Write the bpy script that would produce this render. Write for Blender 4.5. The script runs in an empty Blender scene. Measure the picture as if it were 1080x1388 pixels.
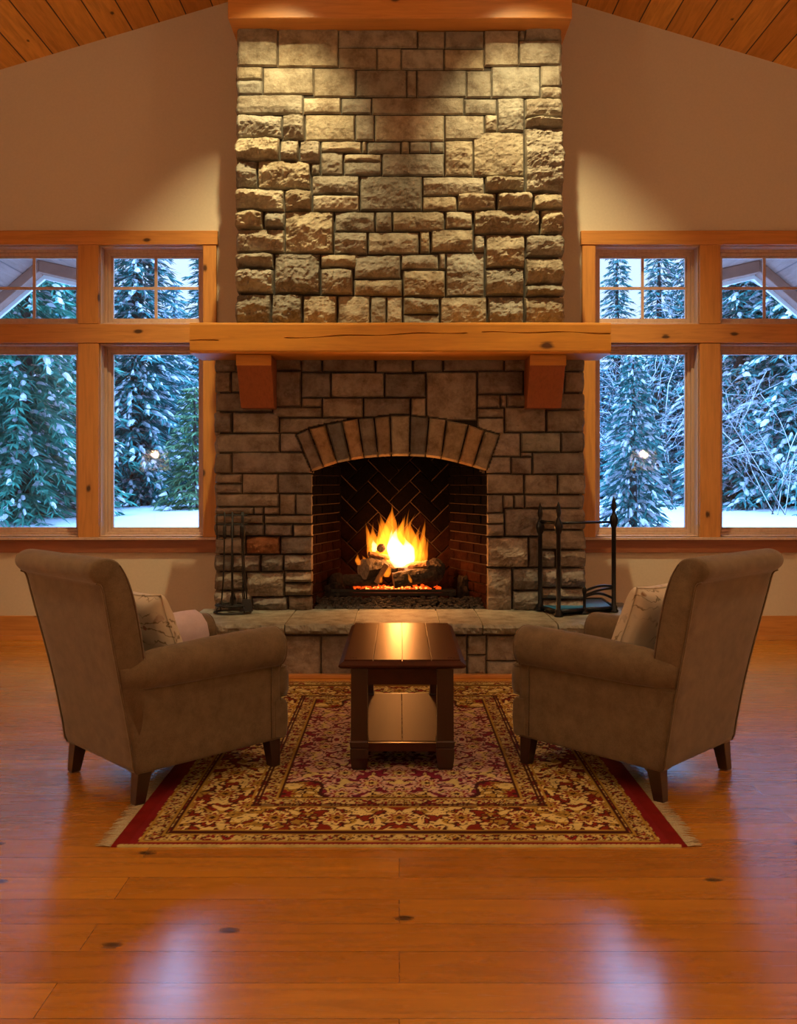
import bpy, bmesh, math, random
import numpy as np
from mathutils import Vector, Matrix

# ------------------------------------------------------------------ camera, world, exposure
S = bpy.context.scene
COL = S.collection
PI = math.pi
H = 1.25                       # camera height
F = 1200.0                     # focal length in pixels of the 1080 x 1388 frame
cam = bpy.data.cameras.new('camera'); camo = bpy.data.objects.new('camera', cam); COL.objects.link(camo)
camo.location = (0, 0, H); camo.rotation_euler = (PI/2, 0, 0)
cam.sensor_fit = 'AUTO'; cam.sensor_width = 36; cam.lens = F/1388*36
cam.shift_x = -1/1388; cam.shift_y = -42/1388; cam.clip_start = .05; cam.clip_end = 400
S.camera = camo
S.view_settings.view_transform = 'Standard'; S.view_settings.look = 'None'
S.view_settings.gamma = 1; S.view_settings.use_curve_mapping = False
S.view_settings.exposure = 0.0

W = bpy.data.worlds.new('dusk_sky'); S.world = W; W.use_nodes = True
nt = W.node_tree; nt.nodes.clear()
wo = nt.nodes.new('ShaderNodeOutputWorld'); bg = nt.nodes.new('ShaderNodeBackground')
tc = nt.nodes.new('ShaderNodeTexCoord'); sx = nt.nodes.new('ShaderNodeSeparateXYZ'); rp = nt.nodes.new('ShaderNodeValToRGB')
rp.color_ramp.elements[0].position = .62; rp.color_ramp.elements[0].color = (.095, .125, .175, 1)
rp.color_ramp.elements[1].position = .95; rp.color_ramp.elements[1].color = (.45, .90, 1.85, 1)
mr = nt.nodes.new('ShaderNodeMapRange'); mr.inputs[1].default_value = -1; mr.inputs[2].default_value = 1
nt.links.new(tc.outputs['Generated'], sx.inputs[0]); nt.links.new(sx.outputs['Z'], mr.inputs[0])
nt.links.new(mr.outputs[0], rp.inputs[0]); nt.links.new(rp.outputs[0], bg.inputs[0]); bg.inputs[1].default_value = 9.2
nt.links.new(bg.outputs[0], wo.inputs[0])

ROOM_SPOT = 105.0      # general recessed cans, unseen, added to warm the room
ROOM_COL = (1.0, .68, .37)
FILL_FLOOR_LAMP = 122.0     # each of the two unseen lamps added beside the seating area
FILL_CHANDELIER = 22.0     # all arms of the chandelier added unseen behind the camera
CHIM_SPOT = 600.0      # the two picture lights over the chimney
CHIM_COL = (1.0, .83, .42)
FIRE_W = 22.0

# ------------------------------------------------------------------ general helpers
rng = np.random.RandomState(7)
def sr(c):  # sRGB 0..255 -> linear
    return tuple(((v/255)/12.92 if v/255 <= .04045 else ((v/255+.055)/1.055)**2.4) for v in c)

def hsh(ix, iy, seed):
    n = (ix.astype(np.int64)*374761393 + iy.astype(np.int64)*668265263 + int(seed)*1274126177) & 0xffffffff
    n = ((n ^ (n >> 13))*1274126177) & 0xffffffff
    n = n ^ (n >> 16)
    return (n & 0xffff)/65535.0
def vnoise(x, y, seed=0):
    x = np.asarray(x, float); y = np.asarray(y, float)
    ix = np.floor(x); iy = np.floor(y); fx = x-ix; fy = y-iy
    fx = fx*fx*(3-2*fx); fy = fy*fy*(3-2*fy)
    a = hsh(ix, iy, seed); b = hsh(ix+1, iy, seed); c = hsh(ix, iy+1, seed); d = hsh(ix+1, iy+1, seed)
    return (a*(1-fx)+b*fx)*(1-fy)+(c*(1-fx)+d*fx)*fy
def fbm(x, y, seed=0, o=4):
    r = 0; a = .5; t = 0
    for i in range(o):
        r = r+a*vnoise(x*2**i+i*17.3, y*2**i+i*9.1, seed+i); t += a; a *= .55
    return r/t
def ridged(x, y, seed=0, o=3):
    r = 0; a = .5; t = 0
    for i in range(o):
        r = r+a*(1-abs(2*vnoise(x*2**i+i*7.7, y*2**i+i*3.9, seed+i)-1)); t += a; a *= .5
    return r/t
def sstep(a, b, x):
    t = np.clip((x-a)/(b-a), 0, 1); return t*t*(3-2*t)

class MB:
    def __init__(s): s.v = []; s.f = []; s.c = None
    def add(s, vs, fs):
        b = len(s.v); s.v.extend([tuple(p) for p in vs]); s.f.extend([tuple(i+b for i in f) for f in fs]); return s
    def box(s, x0, x1, y0, y1, z0, z1):
        vs = [(x0,y0,z0),(x1,y0,z0),(x1,y1,z0),(x0,y1,z0),(x0,y0,z1),(x1,y0,z1),(x1,y1,z1),(x0,y1,z1)]
        return s.add(vs, [(0,3,2,1),(4,5,6,7),(0,1,5,4),(1,2,6,5),(2,3,7,6),(3,0,4,7)])
    def prism(s, pts, a0, a1, axis='y'):
        n = len(pts)
        def P(p, a): return {'y': (p[0], a, p[1]), 'x': (a, p[0], p[1]), 'z': (p[0], p[1], a)}[axis]
        vs = [P(p, a0) for p in pts]+[P(p, a1) for p in pts]
        fs = [tuple(range(n)), tuple(range(2*n-1, n-1, -1))]+[(i, i+n, (i+1) % n+n, (i+1) % n) for i in range(n)]
        return s.add(vs, fs)
    def loft(s, rings, cap=True, closed=True):
        n = len(rings[0]); vs = [p for r in rings for p in r]; fs = []
        for k in range(len(rings)-1):
            for i in range(n if closed else n-1):
                j = (i+1) % n; fs.append((k*n+i, k*n+j, (k+1)*n+j, (k+1)*n+i))
        if cap: fs.append(tuple(range(n-1, -1, -1))); fs.append(tuple(range((len(rings)-1)*n, len(rings)*n)))
        return s.add(vs, fs)
    def tube(s, pts, r, n=8, cap=True):
        pts = [Vector(p) for p in pts]; rs = r if hasattr(r, '__len__') else [r]*len(pts)
        rings = []; up = Vector((0, 0, 1)); last = None
        for i, p in enumerate(pts):
            d = (pts[min(i+1, len(pts)-1)]-pts[max(i-1, 0)]).normalized()
            if last is None:
                a = d.cross(up if abs(d.z) < .9 else Vector((1, 0, 0))).normalized()
            else:
                a = (last-d*last.dot(d)); a = a.normalized() if a.length > 1e-6 else d.orthogonal().normalized()
            last = a; b = d.cross(a)
            rings.append([tuple(p+(a*math.cos(2*PI*k/n)+b*math.sin(2*PI*k/n))*rs[i]) for k in range(n)])
        return s.loft(rings, cap)
    def lathe(s, cx, cy, prof, n=16):
        rings = [[(cx+r*math.cos(2*PI*k/n), cy+r*math.sin(2*PI*k/n), z) for k in range(n)] for r, z in prof]
        return s.loft(rings)
    def build(s, name, mat, parent=None, smooth=False, bevel=0, seg=2, sub=0, angle=None):
        me = bpy.data.meshes.new(name)
        off = Vector((0, 0, 0))
        if parent is not None: off = world_of(parent)
        v = np.array(s.v, dtype=float)-np.array(off)
        me.from_pydata(v.tolist(), [], s.f)
        if s.c is not None:
            at = me.color_attributes.new('tone', 'FLOAT_COLOR', 'POINT')
            c = np.ones((len(v), 4)); c[:, :3] = np.array(s.c)[:, :3]; at.data.foreach_set('color', c.ravel())
        me.update()
        bm = bmesh.new(); bm.from_mesh(me); 
        if not getattr(s, 'norecalc', False): bmesh.ops.recalc_face_normals(bm, faces=bm.faces)
        bm.to_mesh(me); bm.free()
        o = bpy.data.objects.new(name, me); COL.objects.link(o)
        if parent is not None: o.parent = parent
        mats = mat if isinstance(mat, (list, tuple)) else [mat]
        for m in mats: me.materials.append(m)
        if smooth: me.polygons.foreach_set('use_smooth', [True]*len(me.polygons))
        if bevel:
            b = o.modifiers.new('bevel', 'BEVEL'); b.width = bevel; b.segments = seg; b.limit_method = 'ANGLE'; b.angle_limit = math.radians(35)
            me.polygons.foreach_set('use_smooth', [True]*len(me.polygons)); b.harden_normals = True
        if sub:
            m = o.modifiers.new('sub', 'SUBSURF'); m.levels = sub; m.render_levels = sub
        return o

def world_of(o):
    l = Vector(o.location); p = o.parent
    while p: l = l+Vector(p.location); p = p.parent
    return l
def tag(o, label=None, cat=None, group=None, kind=None):
    if label: o['label'] = label
    if cat: o['category'] = cat
    if group: o['group'] = group
    if kind: o['kind'] = kind
    return o
def empty(name, loc, label=None, cat=None, group=None, kind=None, rz=0):
    o = bpy.data.objects.new(name, None); COL.objects.link(o); o.location = loc; o.rotation_euler.z = rz
    o.empty_display_size = .1
    return tag(o, label, cat, group, kind)
def copy_tree(o, parent=None):
    c = o.copy(); COL.objects.link(c)
    if parent is not None: c.parent = parent
    for ch in list(o.children): copy_tree(ch, c)
    return c

# ------------------------------------------------------------------ materials
class NT:
    def __init__(s, name):
        m = bpy.data.materials.new(name); m.use_nodes = True; s.m = m; s.t = m.node_tree; s.t.nodes.clear()
        s.out = s.n('OutputMaterial')
    def n(s, typ, **kw):
        nd = s.t.nodes.new('ShaderNode'+typ)
        for k, v in kw.items():
            if k.startswith('i_'):
                key = k[2:]; key = int(key) if key.isdigit() else key.replace('_', ' ')
                if hasattr(v, 'links') or isinstance(v, bpy.types.NodeSocket): s.t.links.new(v, nd.inputs[key])
                else: nd.inputs[key].default_value = v
            else: setattr(nd, k, v)
        return nd
    def l(s, a, b): s.t.links.new(a, b)
    def bsdf(s, **kw):
        b = s.n('BsdfPrincipled'); s.l(b.outputs[0], s.out.inputs['Surface']); s.b = b
        for k, v in kw.items():
            key = k.replace('_', ' ')
            if isinstance(v, bpy.types.NodeSocket): s.l(v, b.inputs[key])
            else: b.inputs[key].default_value = v
        return b
    def coord(s, scale=(1, 1, 1), rot=(0, 0, 0), loc=(0, 0, 0), kind='Object'):
        t = s.n('TexCoord'); mp = s.n('Mapping'); s.l(t.outputs[kind], mp.inputs[0])
        mp.inputs['Scale'].default_value = scale; mp.inputs['Rotation'].default_value = rot; mp.inputs['Location'].default_value = loc
        return mp.outputs[0]
    def noise(s, vec, scale, detail=4, rough=.55, dist=0):
        x = s.n('TexNoise'); s.l(vec, x.inputs['Vector']); x.inputs['Scale'].default_value = scale
        x.inputs['Detail'].default_value = detail; x.inputs['Roughness'].default_value = rough; x.inputs['Distortion'].default_value = dist
        return x.outputs['Fac']
    def ramp(s, fac, stops):
        r = s.n('ValToRGB'); s.l(fac, r.inputs[0]); e = r.color_ramp.elements
        while len(e) < len(stops): e.new(.5)
        for i, (p, c) in enumerate(stops): e[i].position = p; e[i].color = (*c, 1) if len(c) == 3 else c
        return r.outputs[0]
    def mix(s, fac, a, b, mode='MIX'):
        x = s.n('MixRGB', blend_type=mode)
        for i, v in enumerate((fac, a, b)):
            if isinstance(v, bpy.types.NodeSocket): s.l(v, x.inputs[i])
            elif i == 0: x.inputs[0].default_value = v
            else: x.inputs[i].default_value = (*v, 1)
        return x.outputs[0]
    def math(s, op, a, b=0.0, clamp=False):
        x = s.n('Math', operation=op, use_clamp=clamp)
        for i, v in enumerate((a, b)):
            if isinstance(v, bpy.types.NodeSocket): s.l(v, x.inputs[i])
            else: x.inputs[i].default_value = v
        return x.outputs[0]
    def bump(s, h, strength=.3, dist=.01):
        x = s.n('Bump'); s.l(h, x.inputs['Height']); x.inputs['Strength'].default_value = strength; x.inputs['Distance'].default_value = dist
        s.l(x.outputs[0], s.b.inputs['Normal'])

def m_plain(name, col, rough=.6, metal=0, nscale=0, namt=.15, bump=0, spec=.5, coat=0):
    t = NT(name); t.bsdf(Roughness=rough, Metallic=metal)
    t.b.inputs['Specular IOR Level'].default_value = spec; t.b.inputs['Coat Weight'].default_value = coat
    if nscale:
        v = t.coord(); n = t.noise(v, nscale)
        lo = tuple(c*(1-namt) for c in col); hi = tuple(min(1, c*(1+namt)) for c in col)
        t.l(t.ramp(n, [(.3, lo), (.7, hi)]), t.b.inputs['Base Color'])
        if bump: t.bump(n, bump)
    else: t.b.inputs['Base Color'].default_value = (*col, 1)
    return t.m

def m_wood(name, col, dark, axis='x', rough=.4, knots=True, knot_scale=2.2, gs=1.0, coat=0, bump=.12, plank=None):
    """grain runs along axis; plank=(length, width, brick rotation) gives board tones"""
    t = NT(name); t.bsdf(Roughness=rough); t.b.inputs['Coat Weight'].default_value = coat; t.b.inputs['Coat Roughness'].default_value = .2
    st = {'x': (1, 14, 14), 'y': (14, 1, 14), 'z': (14, 14, 1)}[axis]
    v = t.coord(scale=tuple(q*gs for q in st))
    big = t.noise(t.coord(scale=tuple((.35 if q == 1 else 2.2)*gs for q in st)), 2.0, 3)
    g = t.noise(v, 3.0, 6, .62, .5)
    mid = tuple((a+b)/2 for a, b in zip(col, dark))
    c = t.ramp(g, [(.28, mid), (.5, col), (.75, tuple(min(1, q*1.18) for q in col))])
    c = t.mix(t.math('MULTIPLY', big, .55), c, mid)
    if knots:
        vo = t.n('TexVoronoi', feature='F1', voronoi_dimensions='2D'); kv = t.coord(scale={'x': (.55, 1, 1), 'y': (1, .55, 1), 'z': (1, 1, .55)}[axis])
        if axis != 'y':
            se = t.n('SeparateXYZ'); cb = t.n('CombineXYZ'); t.l(kv, se.inputs[0]); t.l(se.outputs['X'], cb.inputs['X']); t.l(se.outputs['Z'], cb.inputs['Y']); kv = cb.outputs[0]
        t.l(kv, vo.inputs['Vector']); vo.inputs['Scale'].default_value = knot_scale
        d = t.math('ADD', vo.outputs['Distance'], t.math('MULTIPLY', t.math('SUBTRACT', g, .5), .09))
        k = t.ramp(d, [(.02, (1, 1, 1)), (.045, (0, 0, 0))])
        halo = t.ramp(d, [(.045, (1, 1, 1)), (.13, (0, 0, 0))])
        c = t.mix(t.math('MULTIPLY', halo, .45), c, mid); c = t.mix(k, c, tuple(q*.25 for q in dark))
    t.l(c, t.b.inputs['Base Color'])
    if plank: pass
    t.bump(g, bump, .004)
    t.col = c
    return t.m

def m_planks(name, c1, c2, mortar, length, width, rot, grain_axis, rough, gap=.006, coat=0, knot_scale=1.5, var=.0):
    """floor or ceiling boards: brick pattern for the boards, stretched noise for the grain, sparse knots"""
    t = NT(name); t.bsdf(Roughness=rough); t.b.inputs['Coat Weight'].default_value = coat; t.b.inputs['Coat Roughness'].default_value = .2; t.b.inputs['Coat IOR'].default_value = 2.7
    v = t.coord(rot=rot)
    br = t.n('TexBrick'); t.l(v, br.inputs['Vector']); br.offset = .37; br.offset_frequency = 2; br.squash = 1
    br.inputs['Color1'].default_value = (0, 0, 0, 1); br.inputs['Color2'].default_value = (1, 1, 1, 1); br.inputs['Mortar'].default_value = (.5, .5, .5, 1)
    br.inputs['Scale'].default_value = 1; br.inputs['Brick Width'].default_value = length; br.inputs['Row Height'].default_value = width
    br.inputs['Mortar Size'].default_value = gap; br.inputs['Mortar Smooth'].default_value = .1; br.inputs['Bias'].default_value = 0
    st = {'x': (1, 11, 1), 'y': (11, 1, 1)}[grain_axis]
    # shift the grain per board
    mp = t.coord(scale=st); ad = t.n('VectorMath', operation='ADD'); t.l(mp, ad.inputs[0])
    sc = t.n('VectorMath', operation='SCALE'); t.l(br.outputs['Color'], sc.inputs[0]); sc.inputs['Scale'].default_value = 9.0; t.l(sc.outputs[0], ad.inputs[1])
    g = t.noise(ad.outputs[0], 2.4, 7, .62, .9)
    tone = t.mix(br.outputs['Color'], c1, c2)
    c = t.mix(t.math('MULTIPLY', t.ramp(g, [(.3, (1, 1, 1)), (.62, (0, 0, 0))]), .5), tone, tuple(q*.45 for q in c1))
    bl = t.noise(t.coord(), 1.1, 3); c = t.mix(t.math('MULTIPLY', bl, .3), c, tuple(q*.7 for q in c1))
    vo = t.n('TexVoronoi', feature='F1', voronoi_dimensions='2D'); kv = t.coord(scale={'x': (.6, 1.1, 1), 'y': (1.1, .6, 1)}[grain_axis])
    t.l(kv, vo.inputs['Vector']); vo.inputs['Scale'].default_value = knot_scale
    d = t.math('ADD', vo.outputs['Distance'], t.math('MULTIPLY', t.math('SUBTRACT', g, .5), .06))
    c = t.mix(t.ramp(d, [(.016, (1, 1, 1)), (.04, (0, 0, 0))]), c, tuple(q*.12 for q in c1))
    c = t.mix(br.outputs['Fac'], c, mortar)
    t.l(c, t.b.inputs['Base Color'])
    h = t.math('SUBTRACT', t.math('MULTIPLY', g, .25), br.outputs['Fac']); t.bump(h, .25, .004)
    rr = t.ramp(g, [(.2, (rough*1.25,)*3), (.8, (rough*.8,)*3)]); t.l(rr, t.b.inputs['Roughness'])
    return t.m

def m_stone(name, rough=.8):
    t = NT(name); t.bsdf(Roughness=rough); t.b.inputs['Specular IOR Level'].default_value = .35
    a = t.n('VertexColor', layer_name='tone').outputs['Color']
    v = t.coord(); n1 = t.noise(v, 9, 6, .65); n2 = t.noise(v, 55, 5, .7)
    c = t.mix(t.ramp(n1, [(.35, (1, 1, 1)), (.6, (0, 0, 0))]), a, t.mix(1.0, a, (.50, .43, .38), 'MULTIPLY'))
    c = t.mix(t.ramp(n2, [(.5, (0, 0, 0)), (.8, (.6, .6, .6))]), c, t.mix(1.0, a, (1.35, 1.3, 1.2), 'MULTIPLY'))
    t.l(c, t.b.inputs['Base Color'])
    h = t.math('ADD', t.math('MULTIPLY', n1, 1.0), t.math('MULTIPLY', n2, .35)); t.bump(h, .8, .016)
    return t.m
def m_vcol(name, rough=.9, bscale=900, bstr=.3, sheen=0):
    t = NT(name); t.bsdf(Roughness=rough); t.b.inputs['Specular IOR Level'].default_value = .15
    a = t.n('VertexColor', layer_name='tone').outputs['Color']; t.l(a, t.b.inputs['Base Color'])
    n = t.noise(t.coord(), bscale, 2); t.bump(n, bstr, .003)
    return t.m
def m_fabric(name, c1, c2, sheen=.3):
    t = NT(name); t.bsdf(Roughness=.92); t.b.inputs['Specular IOR Level'].default_value = .2
    t.b.inputs['Sheen Weight'].default_value = sheen; t.b.inputs['Sheen Roughness'].default_value = .4
    v = t.coord(); n1 = t.noise(v, 16, 5, .7); n2 = t.noise(t.coord(scale=(1, 1, 1)), 420, 2, .6)
    f = t.math('ADD', t.math('MULTIPLY', n1, .55), t.math('MULTIPLY', n2, .45))
    t.l(t.ramp(f, [(.36, c2), (.62, c1)]), t.b.inputs['Base Color'])
    t.bump(n2, .35, .003)
    return t.m
def m_emit(name, col, st):
    t = NT(name); e = t.n('Emission'); e.inputs[0].default_value = (*col, 1); e.inputs[1].default_value = st
    t.l(e.outputs[0], t.out.inputs['Surface']); return t.m
def m_glass():
    t = NT('window_glass'); tr = t.n('BsdfTransparent'); gl = t.n('BsdfGlossy'); gl.inputs['Roughness'].default_value = .01
    tr.inputs[0].default_value = (.96, .98, .99, 1)
    fr = t.n('Fresnel'); fr.inputs[0].default_value = 1.45; mx = t.n('MixShader')
    t.l(fr.outputs[0], mx.inputs[0]); t.l(tr.outputs[0], mx.inputs[1]); t.l(gl.outputs[0], mx.inputs[2]); t.l(mx.outputs[0], t.out.inputs['Surface'])
    return t.m
def m_flame(name, col, st):
    t = NT(name); e = t.n('Emission'); e.inputs[0].default_value = (*col, 1); e.inputs[1].default_value = st
    t.l(e.outputs[0], t.out.inputs['Volume']); return t.m

M = {}
M['wall'] = m_plain('plaster_wall', (.60, .50, .38), .9, nscale=60, namt=.03, bump=.08)
M['pine_x'] = m_wood('pine_trim_across', (.58, .24, .055), (.26, .085, .018), 'x', .42)
M['pine_z'] = m_wood('pine_trim_upright', (.58, .24, .055), (.26, .085, .018), 'z', .42)
M['pine_y'] = m_wood('pine_beam', (.50, .20, .04), (.2, .06, .012), 'y', .45)
M['sill'] = m_wood('stained_sill', (.30, .095, .035), (.12, .03, .012), 'x', .4, knots=False)
M['sash'] = m_wood('window_sash_wood', (.60, .40, .30), (.38, .20, .13), 'z', .4, knots=False)
M['mantel'] = m_wood('mantel_timber', (.62, .27, .03), (.30, .09, .01), 'x', .45, knot_scale=1.6, gs=.8)
M['corbel'] = m_wood('corbel_timber', (.34, .10, .03), (.14, .035, .012), 'z', .5, knot_scale=2.6, gs=1.4)
M['floor'] = m_planks('oak_floor', sr((190, 118, 24)), sr((224, 150, 38)), sr((118, 66, 16)), 2.3, .147, (0, 0, 0), 'x', .26, .0012, coat=1, knot_scale=1.9)
M['ceil'] = m_planks('pine_ceiling', sr((205, 132, 48)), sr((242, 174, 78)), sr((60, 26, 8)), 6.0, .21, (0, 0, PI/2), 'y', .45, .005, knot_scale=2.4)
M['stone'] = m_stone('split_stone')
M['mortar'] = m_plain('mortar', (.035, .027, .02), .95, nscale=80, bump=.3)
M['slab'] = m_stone('hearth_slab_stone', .6)
M['brick'] = m_stone('firebrick', .9)
[n for n in M['brick'].node_tree.nodes if n.type == 'BSDF_PRINCIPLED'][0].inputs['Specular IOR Level'].default_value = .05
M['fab'] = m_fabric('taupe_upholstery', (.19, .135, .078), (.115, .08, .045))
M['pipe'] = m_fabric('dark_welt', (.10, .06, .04), (.07, .04, .025), 0)
M['legw'] = m_wood('dark_leg', (.035, .014, .008), (.015, .006, .004), 'z', .3, knots=False, coat=.3)
M['tabw'] = m_wood('cherry_table', (.055, .013, .005), (.02, .005, .003), 'y', .38, knots=False, coat=.35, bump=.06, gs=.7)
M['tabz'] = m_wood('dark_table_leg', (.03, .007, .004), (.012, .003, .002), 'z', .3, knots=False, coat=.4, bump=.06)
M['shelf'] = m_wood('dark_shelf_boards', (.05, .014, .006), (.02, .005, .003), 'y', .5, knots=False, coat=0, bump=.06, gs=.7)
for k_, v_ in (('tabw', .22), ('shelf', .16)):
    b_ = [n for n in M[k_].node_tree.nodes if n.type == 'BSDF_PRINCIPLED'][0]; b_.inputs['Specular IOR Level'].default_value = v_; b_.inputs['Coat Weight'].default_value = .12 if k_ == 'tabw' else 0
M['iron'] = m_plain('black_iron', (.006, .007, .010), .28, .4, nscale=120, bump=.05)
M['rough_iron'] = m_plain('wrought_iron', (.02, .018, .018), .5, .5, nscale=120, bump=.2)
M['rug'] = m_vcol('woven_rug')
M['fringe'] = m_plain('rug_fringe', (.42, .36, .22), .95, nscale=200, namt=.3)
M['snow'] = m_plain('snow', (.58, .62, .68), .7, nscale=3, namt=.05, bump=.2)
M['glass'] = m_glass()
M['bark'] = m_plain('tree_bark', (.06, .045, .035), .95, nscale=20, namt=.4, bump=.5)
M['throw'] = m_fabric('pale_throw', (.62, .52, .56), (.52, .42, .46))
M['soffit'] = m_planks('porch_soffit', (.30, .15, .11), (.38, .21, .16), (.12, .06, .05), 5, .18, (0, 0, PI/2), 'y', .7, .005)
M['porch_beam'] = m_plain('porch_beam_wood', (.30, .13, .085), .7, nscale=6, namt=.2)
M['fascia'] = m_plain('pale_fascia', (.75, .72, .7), .7)
M['pebble'] = m_plain('lava_pebbles', (.035, .027, .022), .8, nscale=30, namt=.5, bump=.5)
M['ember'] = m_emit('glowing_ember', (1, .07, .005), 1.6)
M['ember2'] = m_emit('hot_ember', (1, .28, .04), 3)
M['logbark'] = m_plain('charred_bark', (.035, .022, .014), .9, nscale=35, namt=.6, bump=1)
M['logwood'] = m_wood('split_log_wood', (.40, .20, .08), (.12, .05, .02), 'x', .8, knots=False, gs=1.5, bump=.6)
M['logend'] = m_plain('log_end_grain', (.24, .17, .12), .9, nscale=45, namt=.4, bump=.5)
M['lamp'] = m_emit('warm_lamp', CHIM_COL, 14)
M['lamptrim'] = m_plain('lamp_trim', (.6, .5, .4), .5)
t_ = NT('lamp_shade_linen'); tl = t_.n('BsdfTranslucent'); df = t_.n('BsdfTransparent'); mx_ = t_.n('MixShader'); mx_.inputs[0].default_value = .35
tl.inputs[0].default_value = (.85, .78, .65, 1); t_.l(tl.outputs[0], mx_.inputs[1]); t_.l(df.outputs[0], mx_.inputs[2]); t_.l(mx_.outputs[0], t_.out.inputs['Surface']); M['shade'] = t_.m
M['flame'] = m_flame('flame_orange', (1, .22, .010), 36)
M['core'] = m_flame('flame_core', (1, .62, .28), 70)

def leaf_mat(name, c1, c2):
    t = NT(name); t.bsdf(Roughness=.75); n = t.noise(t.coord(), 2.2, 3)
    t.l(t.ramp(n, [(.3, c1), (.7, c2)]), t.b.inputs['Base Color']); return t.m
M['needles'] = leaf_mat('spruce_needles', (.010, .10, .095), (.030, .23, .20))
M['needles_green'] = leaf_mat('green_spruce_needles', (.010, .13, .09), (.035, .27, .18))
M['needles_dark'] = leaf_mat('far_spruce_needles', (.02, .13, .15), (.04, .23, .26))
M['needles_yellow'] = leaf_mat('young_pine_needles', (.05, .13, .05), (.10, .20, .07))

# ------------------------------------------------------------------ lamps
def spot(name, loc, aim, w, col, ang, blend=.6, size=.04, parent=None):
    l = bpy.data.lights.new(name, 'SPOT'); l.energy = w; l.color = col; l.spot_size = math.radians(ang); l.spot_blend = blend
    l.shadow_soft_size = size
    o = bpy.data.objects.new(name, l); COL.objects.link(o); o.location = loc
    o.rotation_euler = (Vector(aim)-Vector(loc)).to_track_quat('-Z', 'Y').to_euler()
    return o
RIDGE = 5.43; SL = .298
def ceil_z(x): return RIDGE-SL*abs(x)
def can(x, y, aim, w, col, ang, blend, size, label):
    z = ceil_z(x)
    e = empty('recessed_light', (x, y, z), label, 'ceiling light', 'recessed ceiling lights')
    sg = -1 if x > 0 else 1
    a = math.atan(SL)*(1 if x > 0 else -1)
    def ring(r, dz): return [(x+r*math.cos(t)*math.cos(a), y+r*math.sin(t), z+dz-r*math.cos(t)*math.sin(a)) for t in np.linspace(0, 2*PI, 24, endpoint=False)]
    MB().loft([ring(.10, -.002), ring(.10, -.014), ring(.07, -.014), ring(.07, -.002)], cap=False).build('trim_ring', M['lamptrim'], e, smooth=False)
    MB().add(ring(.07, -.008), [tuple(range(24))]).build('lamp_lens', M['lamp'], e)
    spot('lamp_light', (x, y, z-.03), aim, w, col, ang, blend, size)
can(-.70, 5.17, (-.98, 6.30, 3.1), CHIM_SPOT, CHIM_COL, 58, 1.0, .035, 'recessed ceiling lamp grazing the left side of the chimney')
can(.72, 5.17, (1.0, 6.30, 3.1), CHIM_SPOT, CHIM_COL, 58, 1.0, .035, 'recessed ceiling lamp grazing the right side of the chimney')
for i, (x, y) in enumerate([(-2.2, 3.6), (2.2, 3.6), (-2.0, 1.2), (2.0, 1.2), (-2.0, -1.2), (2.0, -1.2)]):  # out-of-view cans, added for warm general light
    can(x, y, (x*.9, y+.2, 0), ROOM_SPOT, ROOM_COL, 130, .9, .07, 'added recessed ceiling lamp in the %s row, %s slope' % (['row over the armchairs', 'middle', 'rear'][i//2].replace('row ', ''), ['left', 'right'][i % 2]))

ce = empty('fill_chandelier', (0, -.6, 3.3), 'iron chandelier hanging from the ridge over the seating area added unseen behind the camera for fill light', 'fill_chandelier')  # unseen, added to wash the far wall with light
MB().tube([(0, -.6, RIDGE-.005), (0, -.6, 3.3)], .012, 8).build('rod', M['rough_iron'], ce)
hoop = [(.55*math.cos(t), -.6+.55*math.sin(t), 3.3) for t in np.linspace(0, 2*PI, 41)]
MB().tube(hoop, .016, 8, cap=False).build('hoop', M['rough_iron'], ce)
for k in range(6):
    t = PI/6+PI*k/3; x, y = .55*math.cos(t), -.6+.55*math.sin(t)
    MB().tube([(0, -.6, 3.36), (x, y, 3.3)], .008, 6).build('arm', M['rough_iron'], ce)
    b = MB().lathe(x, y, [(.01, 3.32), (.05, 3.36), (.06, 3.40), (.045, 3.45), (.005, 3.475)], 16).build('glass_bulb', m_emit('bulb_glow', ROOM_COL, 8), ce, smooth=True)
    l = bpy.data.lights.new('bulb_light', 'POINT'); l.energy = FILL_CHANDELIER/6; l.color = ROOM_COL; l.shadow_soft_size = .06
    o = bpy.data.objects.new('bulb_light', l); COL.objects.link(o); o.location = (x*1.0, y, 3.54)

for sg, nm in ((-1, 'left'), (1, 'right')):  # out-of-view lamps, added to light the chair backs from the sides
    x, y = sg*3.25, 2.45
    fl_ = empty('fill_floor_lamp', (x, y, 0), 'added unseen floor lamp with cream drum shade at the %s side of the room' % nm, 'lamp')
    MB().lathe(x, y, [(.15, 0), (.15, .015), (.13, .025), (.02, .035)], 24).build('base', M['rough_iron'], fl_, smooth=True)
    MB().lathe(x, y, [(.012, .03), (.012, 1.42)], 10).build('pole', M['rough_iron'], fl_, smooth=True)
    rg = lambda r, z: [(x+r*math.cos(t), y+r*math.sin(t), z) for t in np.linspace(0, 2*PI, 28, endpoint=False)]
    MB().loft([rg(.20, 1.38), rg(.16, 1.66), rg(.157, 1.66), rg(.197, 1.38)], cap=False).build('lamp_shade', M['shade'], fl_, smooth=True)
    MB().lathe(x, y, [(.01, 1.44), (.03, 1.48), (.03, 1.51), (.005, 1.54)], 12).build('bulb', m_emit('bulb_glow', ROOM_COL, 8), fl_, smooth=True)
    l = bpy.data.lights.new('lamp_light', 'POINT'); l.energy = FILL_FLOOR_LAMP; l.color = ROOM_COL; l.shadow_soft_size = .05
    o = bpy.data.objects.new('lamp_light', l); COL.objects.link(o); o.location = (x, y, 1.60)

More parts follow.
